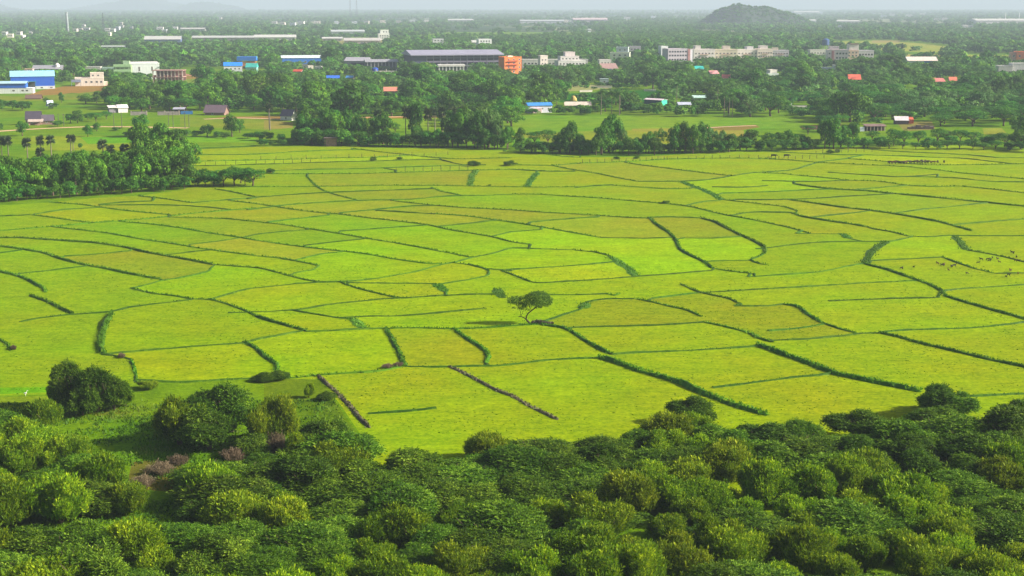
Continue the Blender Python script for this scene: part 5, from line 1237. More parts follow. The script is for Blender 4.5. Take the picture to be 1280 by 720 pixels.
    while n < 24000:
        D = random.uniform(195, 330); X = random.uniform(-.38, .38) * D; px, py = P((X, D, 0))
        if not inpoly(px, py, FIELD): n += .2; continue
        f = fnoise(X * .12, D * .12, 2) + .6 * fnoise(X * .5, D * .5, 4) + random.uniform(-.6, .5)
        n += 1
        if f < .05: continue
        h = random.uniform(.04, .12); a = random.uniform(0, 6.28); u = Vector((math.cos(a), math.sin(a), 0)) * random.uniform(.08, .22); q = Vector((X, D, -.01)); l = Vector((random.gauss(0, .4), random.gauss(0, .4), 1)) * h
        b = len(V); V += [q - u, q + u, q + u * .6 + l, q - u * .6 + l]; F.append((b, b + 1, b + 2, b + 3)); T.append(random.random())
    mg = leafmat('paddy_weeds_leaves', (.07, .15, .004), (.12, .22, .006), (.18, .26, .012), .15, .0)
    o = link('paddy_weeds', mesh_np('paddy_weeds', [tuple(v) for v in V], F, mg, T)); tag(o, 'scattered low green tufts across the near paddies', None, None, 'stuff')
# ------------------------------------------------------------------ the lone tree
def build_lone_tree():
    g0 = G(662, 404.6); s = S(404.6); k = 1 / (8 * s)   # metres per pixel of the 8x enlargement
    def L(x, z, y=0): return ((x - 495) * k, y, (515 - z) * k)
    o = empty('lone_tree', g0); tag(o, 'lone small tree with a leaning forked trunk in the middle of the paddies', 'tree')
    b = MB(); b.tube([L(497, 522), L(488, 500), L(472, 483), L(458, 470)], [.26, .2, .17, .16], 9)
    b.tube([L(458, 470), L(462, 440, .1), L(480, 408, .2), L(515, 380, .2), L(548, 355, .1), L(575, 310)], [.14, .13, .12, .11, .1, .05], 8)
    b.tube([L(458, 470), L(440, 452, -.1), L(410, 438, -.2), L(388, 437, -.2)], [.12, .1, .09, .07], 7); b.build('trunk', paint((62, 48, 40), .95, .25, 5), o, True)
    for pts, r in (([L(388, 437, -.2), L(376, 440, -.2)], [.05, .03]), ([L(395, 437, -.2), L(405, 410, -.3), L(400, 380, -.3), L(385, 345, -.2), L(350, 290, 0)], [.05, .045, .04, .035, .02]), ([L(408, 430, -.2), L(425, 405, .3), L(432, 372, .5), L(455, 340, .5)], [.05, .04, .035, .02]),
                   ([L(548, 355, .1), L(560, 320, -.6), L(540, 280, -.8)], [.06, .04, .02]), ([L(515, 380, .2), L(490, 345, .6), L(470, 290, .8)], [.05, .04, .02]), ([L(548, 355, .1), L(610, 325, .5), L(670, 290, .6)], [.06, .04, .02]), ([L(555, 340, 0), L(600, 330, -.5), L(650, 320, -.8)], [.05, .03, .02])):
        b = MB(); b.tube(pts, r, 6); b.build('limb', paint((62, 48, 40), .95, .25, 5), o, True)
    lob = []
    def ell(x, z, rx, rz, y=0, ry=None): c = L(x, z, y); lob.append((c[0], c[1], c[2], rx * k, (ry or rx) * k, rz * k))
    for x, z, rx, rz, y in ((520, 250, 85, 58, 0), (600, 240, 85, 60, .4), (660, 275, 70, 55, -.2), (560, 305, 80, 42, -.6), (640, 310, 75, 38, .6), (500, 290, 55, 42, .5), (575, 215, 75, 38, -.5), (700, 270, 38, 38, 0), (590, 270, 90, 55, -1), (540, 210, 60, 28, .4), (470, 240, 42, 30, .2)): ell(x, z, rx, rz, y)
    for x, z, rx, rz, y in ((610, 215, 70, 35, .3), (650, 245, 60, 40, .2), (320, 265, 55, 36, 0), (360, 255, 45, 30, .4), (300, 285, 40, 28, -.3), (345, 290, 42, 28, .2), (390, 270, 28, 26, 0), (415, 255, 34, 26, .3), (440, 290, 32, 26, -.2), (405, 300, 28, 22, .1), (450, 320, 28, 18, .2)): ell(x, z, rx, rz, y)
    dense = len(lob)
    P1, N1, I1 = crown_points(lob, 5400, -.8, .4)
    lob2 = []
    for x, z, rx, rz, y in ((400, 350, 40, 24, 0), (440, 345, 36, 26, .5), (470, 365, 28, 16, -.3), (330, 350, 26, 10, 0), (375, 320, 28, 16, .3), (420, 315, 30, 18, .2), (600, 345, 30, 12, .2)): c = L(x, z, y); lob2.append((c[0], c[1], c[2], rx * k, rx * k, rz * k))
    P2, N2, I2 = crown_points(lob2, 420, -.9, .2)
    Pp, Nn = np.vstack([P1, P2]), np.vstack([N1, N2]); nn, a, bb = frame(Nn, .6); sz = rng.uniform(.07, .17, len(Pp))
    m = leafmat('lone_tree_leaves', (.03, .085, .008), (.075, .165, .012), (.18, .30, .02), .4, 0)
    link('crown', rhombs(Pp, a * sz[:, None], bb * (sz * .6)[:, None], 'crown', m, rng.uniform(0, 1, len(Pp)), .1), o)
    b = put_small_mound(g0)
def put_small_mound(g0):
    V, F, T = [], [], []
    for _ in range(500):
        x = random.uniform(.4, 4.6); h = .5 * math.exp(-((x - 1.6) / 1.4) ** 2) + .12; q = g0 + Vector((x, random.gauss(.2, .35), random.uniform(0, h))); a = random.uniform(0, 6.28); u = Vector((math.cos(a), math.sin(a), .1)) * .14; l = Vector((random.gauss(0, .1), random.gauss(0, .1), .16))
        b = len(V); V += [q - u, q + u, q + u * .6 + l, q - u * .6 + l]; F.append((b, b + 1, b + 2, b + 3)); T.append(random.random())
    m = leafmat('brushwood', (.05, .06, .03), (.12, .11, .07), (.2, .18, .12), .1, 0)
    o = link('brushwood_heap', mesh_np('brushwood_heap', [tuple(v) for v in V], F, m, T)); tag(o, 'low heap of grey brushwood on the bank at the foot of the lone tree', 'brushwood')
# ------------------------------------------------------------------ tree belts and woods
def near_box(px, py, w, h):
    """would this tree hide a building, or stand in it?"""
    for x0, x1, yt, yb in BOXES:
        if px + w * .42 < x0 or px - w * .42 > x1: continue
        if py > yb - 1.0 and py - h < yb - (yb - yt) * .5: return True
        if yt < py <= yb and py > yb - max(2, (yb - yt) * .35): return True
    return False
def belt(x0, x1, y0, y1, step, hmin, hmax, kinds, wr=(.7, 1.0), jy=1.5, guard=False):
    x = x0
    while x < x1:
        t = (x - x0) / (x1 - x0); py = y0 + (y1 - y0) * t + random.uniform(-jy, jy); h = random.uniform(hmin, hmax)
        k = random.choice(kinds); w = h * random.uniform(*wr) * (1.15 if k == 'thorn' else 1)
        if not (guard and near_box(x, py, w, h)): tree(k, x, py, w, h)
        x += step * random.uniform(.75, 1.25)
def build_belts():
    # the left grove, back to front
    belt(100, 190, 212, 212, 14, 16, 23, ['broad', 'thorn'], (1.0, 1.4)); belt(-20, 180, 226, 219, 15, 27, 34, ['broad', 'bright', 'broad'], (.8, 1.05)); belt(-25, 182, 238, 229, 15, 37, 46, ['broad', 'tall', 'bright', 'broad'], (.7, .95)); belt(180, 238, 218, 215, 14, 36, 52, ['broad', 'tall', 'bright'], (.6, .85)); belt(-30, 236, 251, 232, 13, 38, 50, ['tall', 'broad', 'tall', 'bright'], (.65, .9), 1.2); belt(-30, 236, 246, 229, 15, 40, 52, ['broad', 'tall'], (.65, .9), 1.2)
    belt(175, 232, 205, 207, 15, 40, 58, ['tall', 'broad', 'bright'], (.55, .75)); belt(-25, 238, 254, 236, 13, 16, 24, ['bush'], (1.0, 1.5), .6)
    belt(244, 316, 232.5, 232, 11, 12, 26, ['bush', 'thorn', 'bush'], (1.1, 1.6), .8); tree('thorn', 301, 229, 27, 22)
    for x, yb, h in ((3, 203, 33), (11, 203, 33), (35, 205, 33), (51.5, 203, 34), (52, 216, 32), (64.5, 200, 31), (89.5, 196, 28), (92, 188, 20)): tree('fan', x, yb, 13 if h > 25 else 8, h, None)
    for x, yb, h in ((129.5, 207, 33), (139, 207, 26), (157, 206, 26), (185, 201, 40), (191, 200, 36), (205, 197, 42), (209, 200, 40)): tree('fan', x, yb, 14, h, None)
    # rough ground at the left
    for k, x, yb, w, h in (('broad', 28, 170, 18, 20), ('broad', 97, 154, 17, 17), ('bush', 110, 150, 15, 10), ('bush', 66, 136, 20, 9), ('broad', 58, 130, 10, 9), ('broad', 77, 128, 9, 13), ('broad', 107, 130, 22, 14), ('broad', 121, 129, 13, 16), ('bush', 28, 138, 26, 13), ('bush', 16, 136, 20, 12), ('bush', 3, 138, 14, 16), ('bush', 45, 153, 18, 7),
                           ('bright', 88, 154, 16, 14), ('bush', 72, 158, 18, 8), ('broad', 110, 171, 12, 17), ('broad', 121, 164, 12, 12), ('bush', 101, 186, 7, 8), ('thorn', 120, 152, 20, 13), ('thorn', 133, 149, 18, 11), ('broad', 177, 171, 26, 30), ('bush', 168, 170, 14, 14), ('broad', 259, 171, 19, 17), ('broad', 290, 171, 22, 29), ('bright', 300, 166, 14, 18),
                           ('bush', 233, 170, 20, 9), ('bush', 246, 171, 16, 9), ('bush', 272, 172, 17, 9), ('bush', 310, 173, 20, 8), ('bush', 325, 171, 15, 7), ('bush', 160, 171, 16, 7), ('bush', 145, 163, 18, 5), ('bush', 222, 168, 16, 8), ('bush', 282, 173, 14, 8), ('bush', 1, 163, 8, 10)): tree(k, x, yb, w, h)
    # the middle belt
    belt(325, 375, 176, 180, 13, 8, 14, ['bush'], (1.2, 1.8)); belt(330, 405, 182, 181, 12, 6, 10, ['bush'], (1.3, 1.9), .5)
    for k, x, yb, w, h in (('tall', 381, 176, 26, 46), ('broad', 372, 178, 15, 22), ('bright', 396, 181, 17, 22), ('broad', 412, 176, 26, 44), ('tall', 424, 178, 22, 44), ('broad', 437, 178, 24, 46), ('broad', 449, 181, 22, 40), ('bright', 460, 181, 20, 34), ('broad', 470, 178, 16, 30), ('bush', 484, 182, 18, 20), ('bush', 498, 183, 18, 18), ('thorn', 494, 168, 16, 16),
                           ('tall', 520, 178, 24, 58), ('broad', 519, 182, 17, 26), ('bush', 532, 183, 16, 20), ('broad', 548, 184, 17, 25), ('broad', 560, 183, 20, 36), ('tall', 572, 183, 21, 46), ('broad', 583, 180, 24, 48), ('broad', 597, 185, 24, 48), ('pale', 611, 184, 32, 57), ('pale', 622, 185, 20, 42), ('broad', 606, 187, 18, 28), ('bright', 634, 187, 18, 34),
                           ('broad', 650, 186, 18, 28), ('thorn', 668, 183, 22, 22), ('thorn', 685, 183, 24, 24), ('bush', 660, 189, 22, 17), ('bush', 678, 190, 22, 16), ('broad', 700, 191, 24, 28), ('broad', 712, 192, 22, 44), ('bright', 724, 192, 18, 30), ('bush', 736, 193, 18, 20), ('broad', 752, 193, 26, 40), ('tall', 761, 190, 32, 50), ('broad', 768, 188, 24, 48), ('pale', 778, 190, 16, 36),
                           ('broad', 745, 194, 18, 24), ('broad', 786, 194, 20, 24), ('bush', 798, 194, 20, 20), ('broad', 811, 192, 20, 30), ('thorn', 824, 190, 20, 32), ('broad', 818, 194, 18, 24), ('broad', 843, 192, 22, 38), ('broad', 856, 191, 26, 40), ('bright', 866, 192, 24, 38), ('broad', 878, 190, 24, 38), ('pale', 889, 187, 16, 30), ('pale', 901, 188, 16, 26), ('broad', 903, 176, 9, 14),
                           ('broad', 911, 190, 22, 24), ('thorn', 925, 188, 24, 20), ('broad', 938, 183, 28, 22), ('thorn', 960, 184, 26, 20), ('bush', 950, 189, 20, 14), ('broad', 983, 186, 24, 26), ('thorn', 992, 184, 20, 20), ('broad', 1005, 186, 20, 18), ('bush', 1016, 187, 22, 15),
                           ('tall', 1042, 186, 26, 42), ('broad', 1031, 186, 22, 38), ('bright', 1051, 184, 24, 32), ('bright', 1066, 181, 22, 33), ('bush', 1060, 186, 22, 16), ('bush', 1080, 185, 24, 14), ('bush', 1098, 184, 22, 15), ('thorn', 1090, 176, 22, 14), ('thorn', 1117, 182, 28, 23), ('thorn', 1130, 183, 24, 22), ('thorn', 1148, 181, 26, 20), ('bush', 1160, 183, 22, 12),
                           ('thorn', 1172, 180, 24, 22), ('pale', 1183, 175, 22, 14), ('bush', 1190, 181, 22, 12), ('thorn', 1200, 178, 28, 18), ('thorn', 1215, 180, 28, 18), ('bush', 1232, 182, 24, 13), ('thorn', 1240, 182, 28, 16), ('thorn', 1256, 184, 30, 20), ('broad', 1276, 186, 30, 26), ('tall', 1280, 172, 26, 32), ('bush', 1262, 188, 24, 12), ('broad', 1292, 190, 30, 28),
                           ('thorn', 1035, 165, 34, 19), ('thorn', 1010, 168, 22, 13), ('bush', 975, 176, 18, 12), ('broad', 1268, 168, 18, 22)): tree(k, x, yb, w, h)
    belt(650, 1020, 192, 187.5, 15, 11, 17, ['bush'], (1.1, 1.6), .6); belt(372, 640, 181, 186, 9, 13, 24, ['bush', 'bush', 'thorn'], (1.0, 1.4), .9); belt(378, 480, 177, 180, 13, 30, 44, ['broad', 'tall', 'broad'], (.6, .8), 1.5); belt(565, 625, 179, 183, 13, 34, 48, ['broad', 'tall', 'broad'], (.6, .8), 1.5); belt(690, 900, 192, 191, 11, 12, 22, ['bush'], (1.0, 1.4), .6); belt(1020, 1290, 185, 187, 15, 9, 15, ['bush', 'thorn'], (1.3, 1.8), .8)
    for x, yb, h, k in ((507.5, 178, 46, 'fan'), (535.5, 180, 46, 'fan'), (553, 176, 44, 'fan'), (567.5, 172, 38, 'fan'), (579, 178, 46, 'fan'), (473, 172, 36, 'fan'), (337.5, 163, 34, 'fan'), (418, 155, 24, 'fan'), (588, 168, 34, 'coco'), (544, 165, 30, 'fan')): tree(k, x, yb, 12, h)
OPEN = [[(-100, 108), (145, 104), (150, 120), (132, 128), (140, 145), (245, 145), (330, 143), (372, 148), (372, 172), (240, 176), (240, 186), (-100, 230)], [(225, 85), (335, 88), (338, 103), (240, 116), (170, 118), (178, 104), (200, 104)], [(450, 146), (560, 144), (560, 165), (450, 168)],
        [(640, 143), (960, 147), (1026, 147), (1026, 166), (930, 180), (640, 184)], [(690, 116), (760, 111), (850, 117), (825, 128), (700, 124)], [(1036, 51), (1110, 50), (1165, 55), (1205, 60), (1185, 67), (1110, 64), (1036, 62)], [(1194, 67), (1272, 68), (1266, 82), (1215, 84), (1200, 77)], [(1224, 53), (1300, 52), (1300, 57), (1228, 57)], [(390, 50), (480, 48), (482, 57), (396, 58)],
        [(1128, 66), (1180, 66), (1180, 74), (1128, 74)], [(1075, 158), (1170, 150), (1172, 166), (1076, 168)]]
def build_woods():
    """single trees from the meadow back to the built-up row, sparser with distance; then the far wood as one mass"""
    placed = []; cand = []
    random.seed(21)
    for _ in range(60000):
        D = 640 + (1420 - 640) * random.random() ** .9; X = random.uniform(-.40, .40) * D; px, py = P((X, D, 0))
        if not (-40 < px < 1320) or py > 158: continue
        if any(inpoly(px, py, o) for o in OPEN): continue
        if py > 140 and not (px > 380): continue
        s = S(py); big = random.random()
        w = (random.uniform(9, 14) if big < .5 else random.uniform(14, 23)); h = w * random.uniform(.62, .9)
        if px > 930 and py > 118: kind = random.choice(['thorn', 'thorn', 'broad', 'thorn', 'pale'])
        elif px < 640 and py > 120: kind = random.choice(['broad', 'bright', 'thorn', 'broad', 'tall', 'thorn'])
        else: kind = random.choice(['broad', 'broad', 'tall', 'bright', 'pale', 'coco', 'broad', 'coco'])
        if kind == 'thorn': h = w * random.uniform(.4, .55)
        if kind == 'coco': w = random.uniform(6, 8); h = random.uniform(11, 15)
        if kind == 'tall': h = w * random.uniform(.95, 1.2)
        if kind == 'broad' and random.random() < .12: w *= 1.35; h *= 1.15
        lim = 14.5 if any(y1 for y1 in ()) else 9.5
        # behind a building a tree may rise only a little above its roof
        if near_box(px, py, w * s, h * s):
            for q in (.75, .55, .4, .28):
                if not near_box(px, py, w * s * q ** .5, h * s * q): break
            else: continue
            w *= q ** .5; h *= q
            if q < .5: kind = 'bush'
        ok = True
        for q, w2 in placed:
            dx = abs(q[0] - X); dy = abs(q[1] - D)
            if dx < 24 and dy < 40 and math.hypot(dx, dy * .55) < (w + w2) * .30: ok = False; break
        if ok: placed.append(((X, D), w)); tree_c = (kind, px, py, w * s, h * s); cand.append(tree_c)
    print('WOOD CAND', len(cand))
    # the nearest, largest ones are single trees
    cand.sort(key=lambda t: -t[3] * t[4]); cnt = {}
    rest = []
    for t in cand:
        c = cnt.get(t[0], 0)
        if sum(cnt.values()) < 420 and c < 190: cnt[t[0]] = c + 1; tree(*t)
        else: rest.append(t)
    print('single trees', cnt, 'rest', len(rest))
    return rest
HILLS = []
def hill(name, lab, prof, D, depth, rough, seed):
    """a wooded hill: its skyline heights at distance D, falling away before and behind"""
    s = FPX / D; X = [(x - 640) / s for x, y in prof]; Z = [max(0, CAMH - (y - YH) / s) for x, y in prof]
    nx, ny = 150, 40; xs = np.linspace(X[0], X[-1], nx); zs = np.interp(xs, X, Z); V = []
    for j in range(ny):
        v = j / (ny - 1) * 2 - 1
        for i in range(nx):
            f = max(0, 1 - abs(v) ** 1.7); sh = .18 * depth * fnoise(xs[i] / depth * 3, v * 2, seed)
            z = zs[i] * f * (1 + .12 * fnoise(xs[i] / depth * 9, v * 5, seed + 3) * (1 - f)) + rough * fnoise(xs[i] * .09, v * 9, seed) * f
            V.append((xs[i] + .1 * sh, D + v * depth + sh, z - 1.5 + (1.5 if z > 3 else 0)))
    F = [(j * nx + i, j * nx + i + 1, (j + 1) * nx + i + 1, (j + 1) * nx + i) for j in range(ny - 1) for i in range(nx - 1)]
    m, nt, nd, lk = newmat(name)
    n = noise(nt, .03, 6, .7); r = ramp(nt, [(.35, (.008, .02, .01)), (.55, (.018, .04, .018)), (.72, (.03, .06, .025)), (.85, (.10, .09, .07))]); lk.new(n.outputs['Fac'], r.inputs[0])
    p = N(nt, 'ShaderNodeBsdfPrincipled'); p.inputs['Roughness'].default_value = .95; lk.new(r.outputs[0], p.inputs['Base Color']); o_ = N(nt, 'ShaderNodeOutputMaterial'); lk.new(p.outputs[0], o_.inputs[0])
    o = link(name, mesh_np(name, V, F, m, None, True)); tag(o, lab, None, None, 'structure'); HILLS.append((X, Z, D, depth, V, nx, ny)); return o
def build_far(rest):
    pts, sc, rz, kd, tn = [], [], [], [], []
    for kind, px, py, w, h in rest:
        s = S(py); g = G(px, py); k = {'coco': 5, 'fan': 6, 'pale': 3, 'thorn': 4}.get(kind, random.choice((0, 1, 2)))
        pts.append((g.x, g.y, 0)); sc.append((w / s / 2, w / s / 2, h / s)); kd.append(k)
    n0 = len(pts); rr = random.Random(5)
    def far_open(px, py): return any(inpoly(px, py, o) for o in OPEN)
    for band, (y0, y1, gap) in enumerate(((84, 62, 12.5), (62, 46, 15), (46, 35, 20), (35, 26, 28), (26, 19, 42), (19, 13.5, 75))):
        D0, D1 = G(640, y0).y, G(640, y1).y; W = .42 * D1 * 2; n = int((D1 - D0) * W / (gap * gap) * 1.15)
        for _ in range(n):
            D = rr.uniform(D0, D1); X = rr.uniform(-.42, .42) * D1
            if abs(X) > .42 * D: continue
            px, py = P((X, D, 0))
            if far_open(px, py): continue
            f = fnoise(X * .0035, D * .0016, 9) + .5 * fnoise(X * .012, D * .006, 4)
            if D > 2300 and f > .22 and rr.random() < .9: continue      # clearings of the far plain
            if D <= 2200 and f > .62 and rr.random() < .6: continue
            palmy = (560 < px < 900 and py < 60) or rr.random() < .12
            if palmy and rr.random() < .55: k = 5; w = rr.uniform(6, 8.5); h = rr.uniform(12, 16)
            else: k = rr.choice((0, 1, 2, 2, 3, 4)); w = rr.uniform(8, 15) * (1 + gap / 120); h = w * rr.uniform(.6, .95)
            s = S(py)
            if near_box(px, py, w * s, h * s): continue
            pts.append((X, D, 0)); sc.append((w / 2 * rr.uniform(1, 1.25), w / 2 * rr.uniform(1, 1.25), h)); kd.append(k)
    for X, Z, D, depth, V, nx, ny in HILLS:
        for _ in range(1300 if D < 6000 else 500):
            i = rr.randrange(nx * ny); v = V[i]
            if v[2] < 1: continue
            w = rr.uniform(7, 14) * (1 if D < 6000 else 2.2); pts.append((v[0] + rr.uniform(-2, 2), v[1] + rr.uniform(-4, 4), v[2] - 1.5)); sc.append((w / 2, w / 2, w * .55)); kd.append(rr.choice((0, 1, 2, 4)))
    n = len(pts); print('FAR WOOD', n)
    me = bpy.data.meshes.new('far_wood'); me.vertices.add(n); me.vertices.foreach_set('co', np.array(pts, np.float32).ravel())
    me.attributes.new('sc', 'FLOAT_VECTOR', 'POINT').data.foreach_set('vector', np.array(sc, np.float32).ravel())
    me.attributes.new('rz', 'FLOAT', 'POINT').data.foreach_set('value', np.array([rr.uniform(0, 6.28) for _ in range(n)], np.float32))
    me.attributes.new('kd', 'INT', 'POINT').data.foreach_set('value', np.array(kd, np.int32))
    o = link('far_wood', me); tag(o, 'hazy mixed wood of round trees and palms spreading over the far plain', None, None, 'stuff')
    ng = bpy.data.node_groups.new('spread_trees', 'GeometryNodeTree'); ng.interface.new_socket('Geometry', in_out='INPUT', socket_type='NodeSocketGeometry'); ng.interface.new_socket('Geometry', in_out='OUTPUT', socket_type='NodeSocketGeometry')
    nd, lk = ng.nodes, ng.links; gi = nd.new('NodeGroupInput'); go = nd.new('NodeGroupOutput'); cur = None
    def attr(nm, ty): a = nd.new('GeometryNodeInputNamedAttribute'); a.data_type = ty; a.inputs['Name'].default_value = nm; return a.outputs['Attribute']
    kdv = attr('kd', 'INT'); scv = attr('sc', 'FLOAT_VECTOR'); rzv = attr('rz', 'FLOAT'); cx = nd.new('ShaderNodeCombineXYZ'); lk.new(rzv, cx.inputs[2])
    jn = nd.new('GeometryNodeJoinGeometry')
    for i, m in enumerate(FAR):
        src = bpy.data.objects.new('far_crown', m)
        oi = nd.new('GeometryNodeObjectInfo'); oi.inputs['Object'].default_value = src; oi.inputs['As Instance'].default_value = True
        cm = nd.new('FunctionNodeCompare'); cm.data_type = 'INT'; cm.operation = 'EQUAL'; lk.new(kdv, cm.inputs[2]); cm.inputs[3].default_value = i
        ip = nd.new('GeometryNodeInstanceOnPoints'); lk.new(gi.outputs[0], ip.inputs['Points']); lk.new(cm.outputs[0], ip.inputs['Selection']); lk.new(oi.outputs['Geometry'], ip.inputs['Instance']); lk.new(cx.outputs[0], ip.inputs['Rotation']); lk.new(scv, ip.inputs['Scale'])
        lk.new(ip.outputs[0], jn.inputs[0])
    lk.new(jn.outputs[0], go.inputs[0])
    md = o.modifiers.new('spread', 'NODES'); md.node_group = ng
# ------------------------------------------------------------------ animals
def animal_mesh(name, kind, mat):
    """one continuous skinned body: trunk, neck, head, ears or horns, four jointed legs, tail; faces +x"""
    cow = kind == 'cow'; L, H, leg = (1.55, 1.3, .72) if cow else (.78, .68, .36); r = .3 if cow else .145
    vs, es, rd = [], [], []
    def v(x, y, z, ra, par=None):
        vs.append((x, y, z)); rd.append(ra)
        if par is not None: es.append((par, len(vs) - 1))
        return len(vs) - 1
    hip = v(-L * .42, 0, leg + r * .95, r * .85); m1 = v(-L * .12, 0, leg + r * .8, r * 1.02, hip); m2 = v(L * .18, 0, leg + r * .85, r * 1.0, m1); sh = v(L * .4, 0, leg + r * 1.05, r * .82, m2)
    gr = cow
    n1 = v(L * .56, 0, leg + r * (1.1 if gr else 1.9), r * .5, sh); hd = v(L * .7, 0, leg + r * (.75 if gr else 2.6), r * .42, n1); v(L * .86, 0, leg + r * (.1 if gr else 2.35), r * .26, hd)
    for s in (-1, 1):
        e = v(L * .68, s * r * .5, leg + r * (1.0 if gr else 2.9), r * .12, hd); v(L * .64, s * r * .95, leg + r * (1.25 if gr else 3.2), r * .05, e)
        a = v(L * .36, s * r * .6, leg * .95, r * .38, sh); b = v(L * .38, s * r * .62, leg * .5, r * .19, a); v(L * .37, s * r * .62, .03, r * .16, b)
        a = v(-L * .44, s * r * .62, leg * .98, r * .45, hip); b = v(-L * .50, s * r * .62, leg * .42, r * .2, a); v(-L * .46, s * r * .62, .03, r * .17, b)
    t = v(-L * .52, 0, leg + r * 1.3, r * .12, hip); v(-L * .56, 0, leg * (.6 if gr else 1.5), r * .07, t)
    me = bpy.data.meshes.new(name); me.from_pydata(vs, es, []); o = bpy.data.objects.new(name, me); col.objects.link(o)
    sk = o.modifiers.new('skin', 'SKIN'); sk.use_smooth_shade = True
    for i, q in enumerate(me.skin_vertices[0].data): q.radius = (rd[i], rd[i] * (1.0)); q.use_root = i == 0
    sb = o.modifiers.new('sub', 'SUBSURF'); sb.levels = sb.render_levels = 1
    dg = bpy.context.evaluated_depsgraph_get(); ev = o.evaluated_get(dg); m2_ = bpy.data.meshes.new_from_object(ev); bpy.data.objects.remove(o); m2_.materials.clear(); m2_.materials.append(mat); m2_.name = name; return m2_
def build_animals():
    c = {'dark': paint((52, 42, 40), .9, .3, 2), 'brown': paint((92, 62, 48), .9, .3, 2), 'black': paint((34, 30, 32), .9, .3, 2)}
    gm = {k: animal_mesh('goat', 'goat', m) for k, m in c.items()}; cm = {k: animal_mesh('cow', 'cow', m) for k, m in c.items()}
    D = lambda x, y: (960 + x / 4, 180 + y / 4)
    gp = [(665, 626), (728, 620), (848, 603), (870, 611), (881, 609), (918, 618), (930, 615), (902, 635), (995, 652), (1050, 599), (1066, 583), (1098, 583), (1106, 589), (1122, 574), (1148, 580), (1156, 594), (1220, 548), (1242, 569), (1238, 588), (1250, 590), (1212, 638), (1190, 668), (1203, 660), (1250, 652), (673, 627), (876, 606), (1112, 582), (1226, 550)]
    cl = {}
    def cluster(x): return 'alone left of the goat flock' if x < 760 else 'in the left bunch of the flock' if x < 940 else 'between the two bunches of the flock' if x < 1030 else 'in the middle bunch above the bank' if x < 1180 else 'in the right bunch near the picture edge'
    for p in sorted(gp): cl.setdefault(cluster(p[0]), []).append(p)
    for cn, ps in cl.items():
        for i, (x, y) in enumerate(ps):
            k = random.choice(['dark', 'black', 'brown']); o = link('goat', gm[k], None, G(*D(x, y))); o.rotation_euler[2] = random.uniform(0, 6.28); sc = random.uniform(.8, 1.1); o.scale = (sc,) * 3
            tag(o, (f'{ORD[i]} of {NUM[len(ps)]} dark goats {cn}' if len(ps) > 1 else f'dark goat grazing {cn}'), 'goat', 'goats grazing on the right paddies')
    cp = [(603, 99), (614, 98), (628, 98), (645, 97), (658, 99), (672, 98), (684, 98), (700, 96), (712, 95), (726, 97), (738, 96), (748, 94), (758, 96), (768, 92), (778, 97), (786, 93), (796, 97), (804, 94), (826, 98), (848, 95), (880, 94)]
    for i, (x, y) in enumerate(cp):
        k = random.choice(['dark', 'black', 'brown']); o = link('cow', cm[k], None, G(*D(x, y + 2))); o.rotation_euler[2] = random.uniform(0, 6.28); sc = random.uniform(.9, 1.1); o.scale = (sc,) * 3
        side = 'left' if i < 7 else 'middle' if i < 14 else 'right'; j = i % 7
        tag(o, f'{ORD[j]} of seven dark cattle in the {side} part of the far herd', 'cow', 'cattle herd on the far paddies')
    for i, (x, y) in enumerate(((28, 70), (92, 70))):
        o = link('cow', cm['black'], None, G(*D(x, y))); o.rotation_euler[2] = random.uniform(-.5, .5); o.scale = (1.25,) * 3; tag(o, f'{("left", "right")[i]} one of two dark cattle beside the post fence', 'cow', 'two cattle by the fence')
    # white bird
    vs = MB(); vs.tube([(-.35, 0, .42), (-.2, 0, .46), (0, 0, .5), (.15, 0, .56), (.2, 0, .72), (.28, 0, .88), (.33, 0, .93), (.38, 0, .92), (.52, 0, .88)], [.02, .1, .14, .1, .045, .04, .055, .04, .008], 8)
    for s in (-1, 1): vs.tube([(0, s * .06, .4), (.03, s * .06, .2), (0, s * .06, 0)], [.025, .015, .015], 5)
    m = vs.mesh('egret', paint((238, 238, 236), .7, .03), True); o = link('egret', m, None, G(32, 495)); o.scale = (.95,) * 3; tag(o, 'small white egret standing at the left edge of the paddies', 'bird')
# ------------------------------------------------------------------ tracks and rice furrows
def track(name, lab, pts, w, rgb, kind='structure', z=.03):
    L = smooth_line(pts, 4); V, F = [], []
    for i, p in enumerate(L):
        d = L[min(i + 1, len(L) - 1)] - L[max(i - 1, 0)]; d.z = 0; d.normalize(); s = Vector((-d.y, d.x, 0)) * w / 2 * (1 + .25 * fnoise(i * .7, w))
        V += [p + s + Vector((0, 0, z)), p - s + Vector((0, 0, z))]
        if i: F.append((2 * i - 2, 2 * i - 1, 2 * i + 1, 2 * i))
    me = mesh_np(name, [tuple(v) for v in V], F, paint(rgb, .95, .2, .3)); o = link(name, me); tag(o, lab, None, None, kind)
def build_tracks():
    track('dirt_track', 'pale dirt track crossing the rough ground at the left', [(-60, 168), (30, 162), (70, 160), (105, 158.6), (160, 158.5), (235, 160)], 4.5, (200, 160, 125))
    track('dirt_track', 'reddish dirt track behind the gabled hut', [(255, 149), (300, 147.5), (350, 149), (380, 149.5)], 4, (190, 150, 120))
    track('dirt_track', 'pinkish dirt track behind the palms of the tree belt', [(440, 147), (500, 146), (560, 145)], 4.5, (205, 150, 115))
    track('dirt_track', 'red dirt track below the unfinished building', [(228, 93), (255, 96), (272, 99)], 7, (170, 110, 90))
    track('dirt_path', 'pale dirt path in the meadow behind the belt', [(880, 160), (915, 158), (945, 157)], 3, (190, 150, 125))
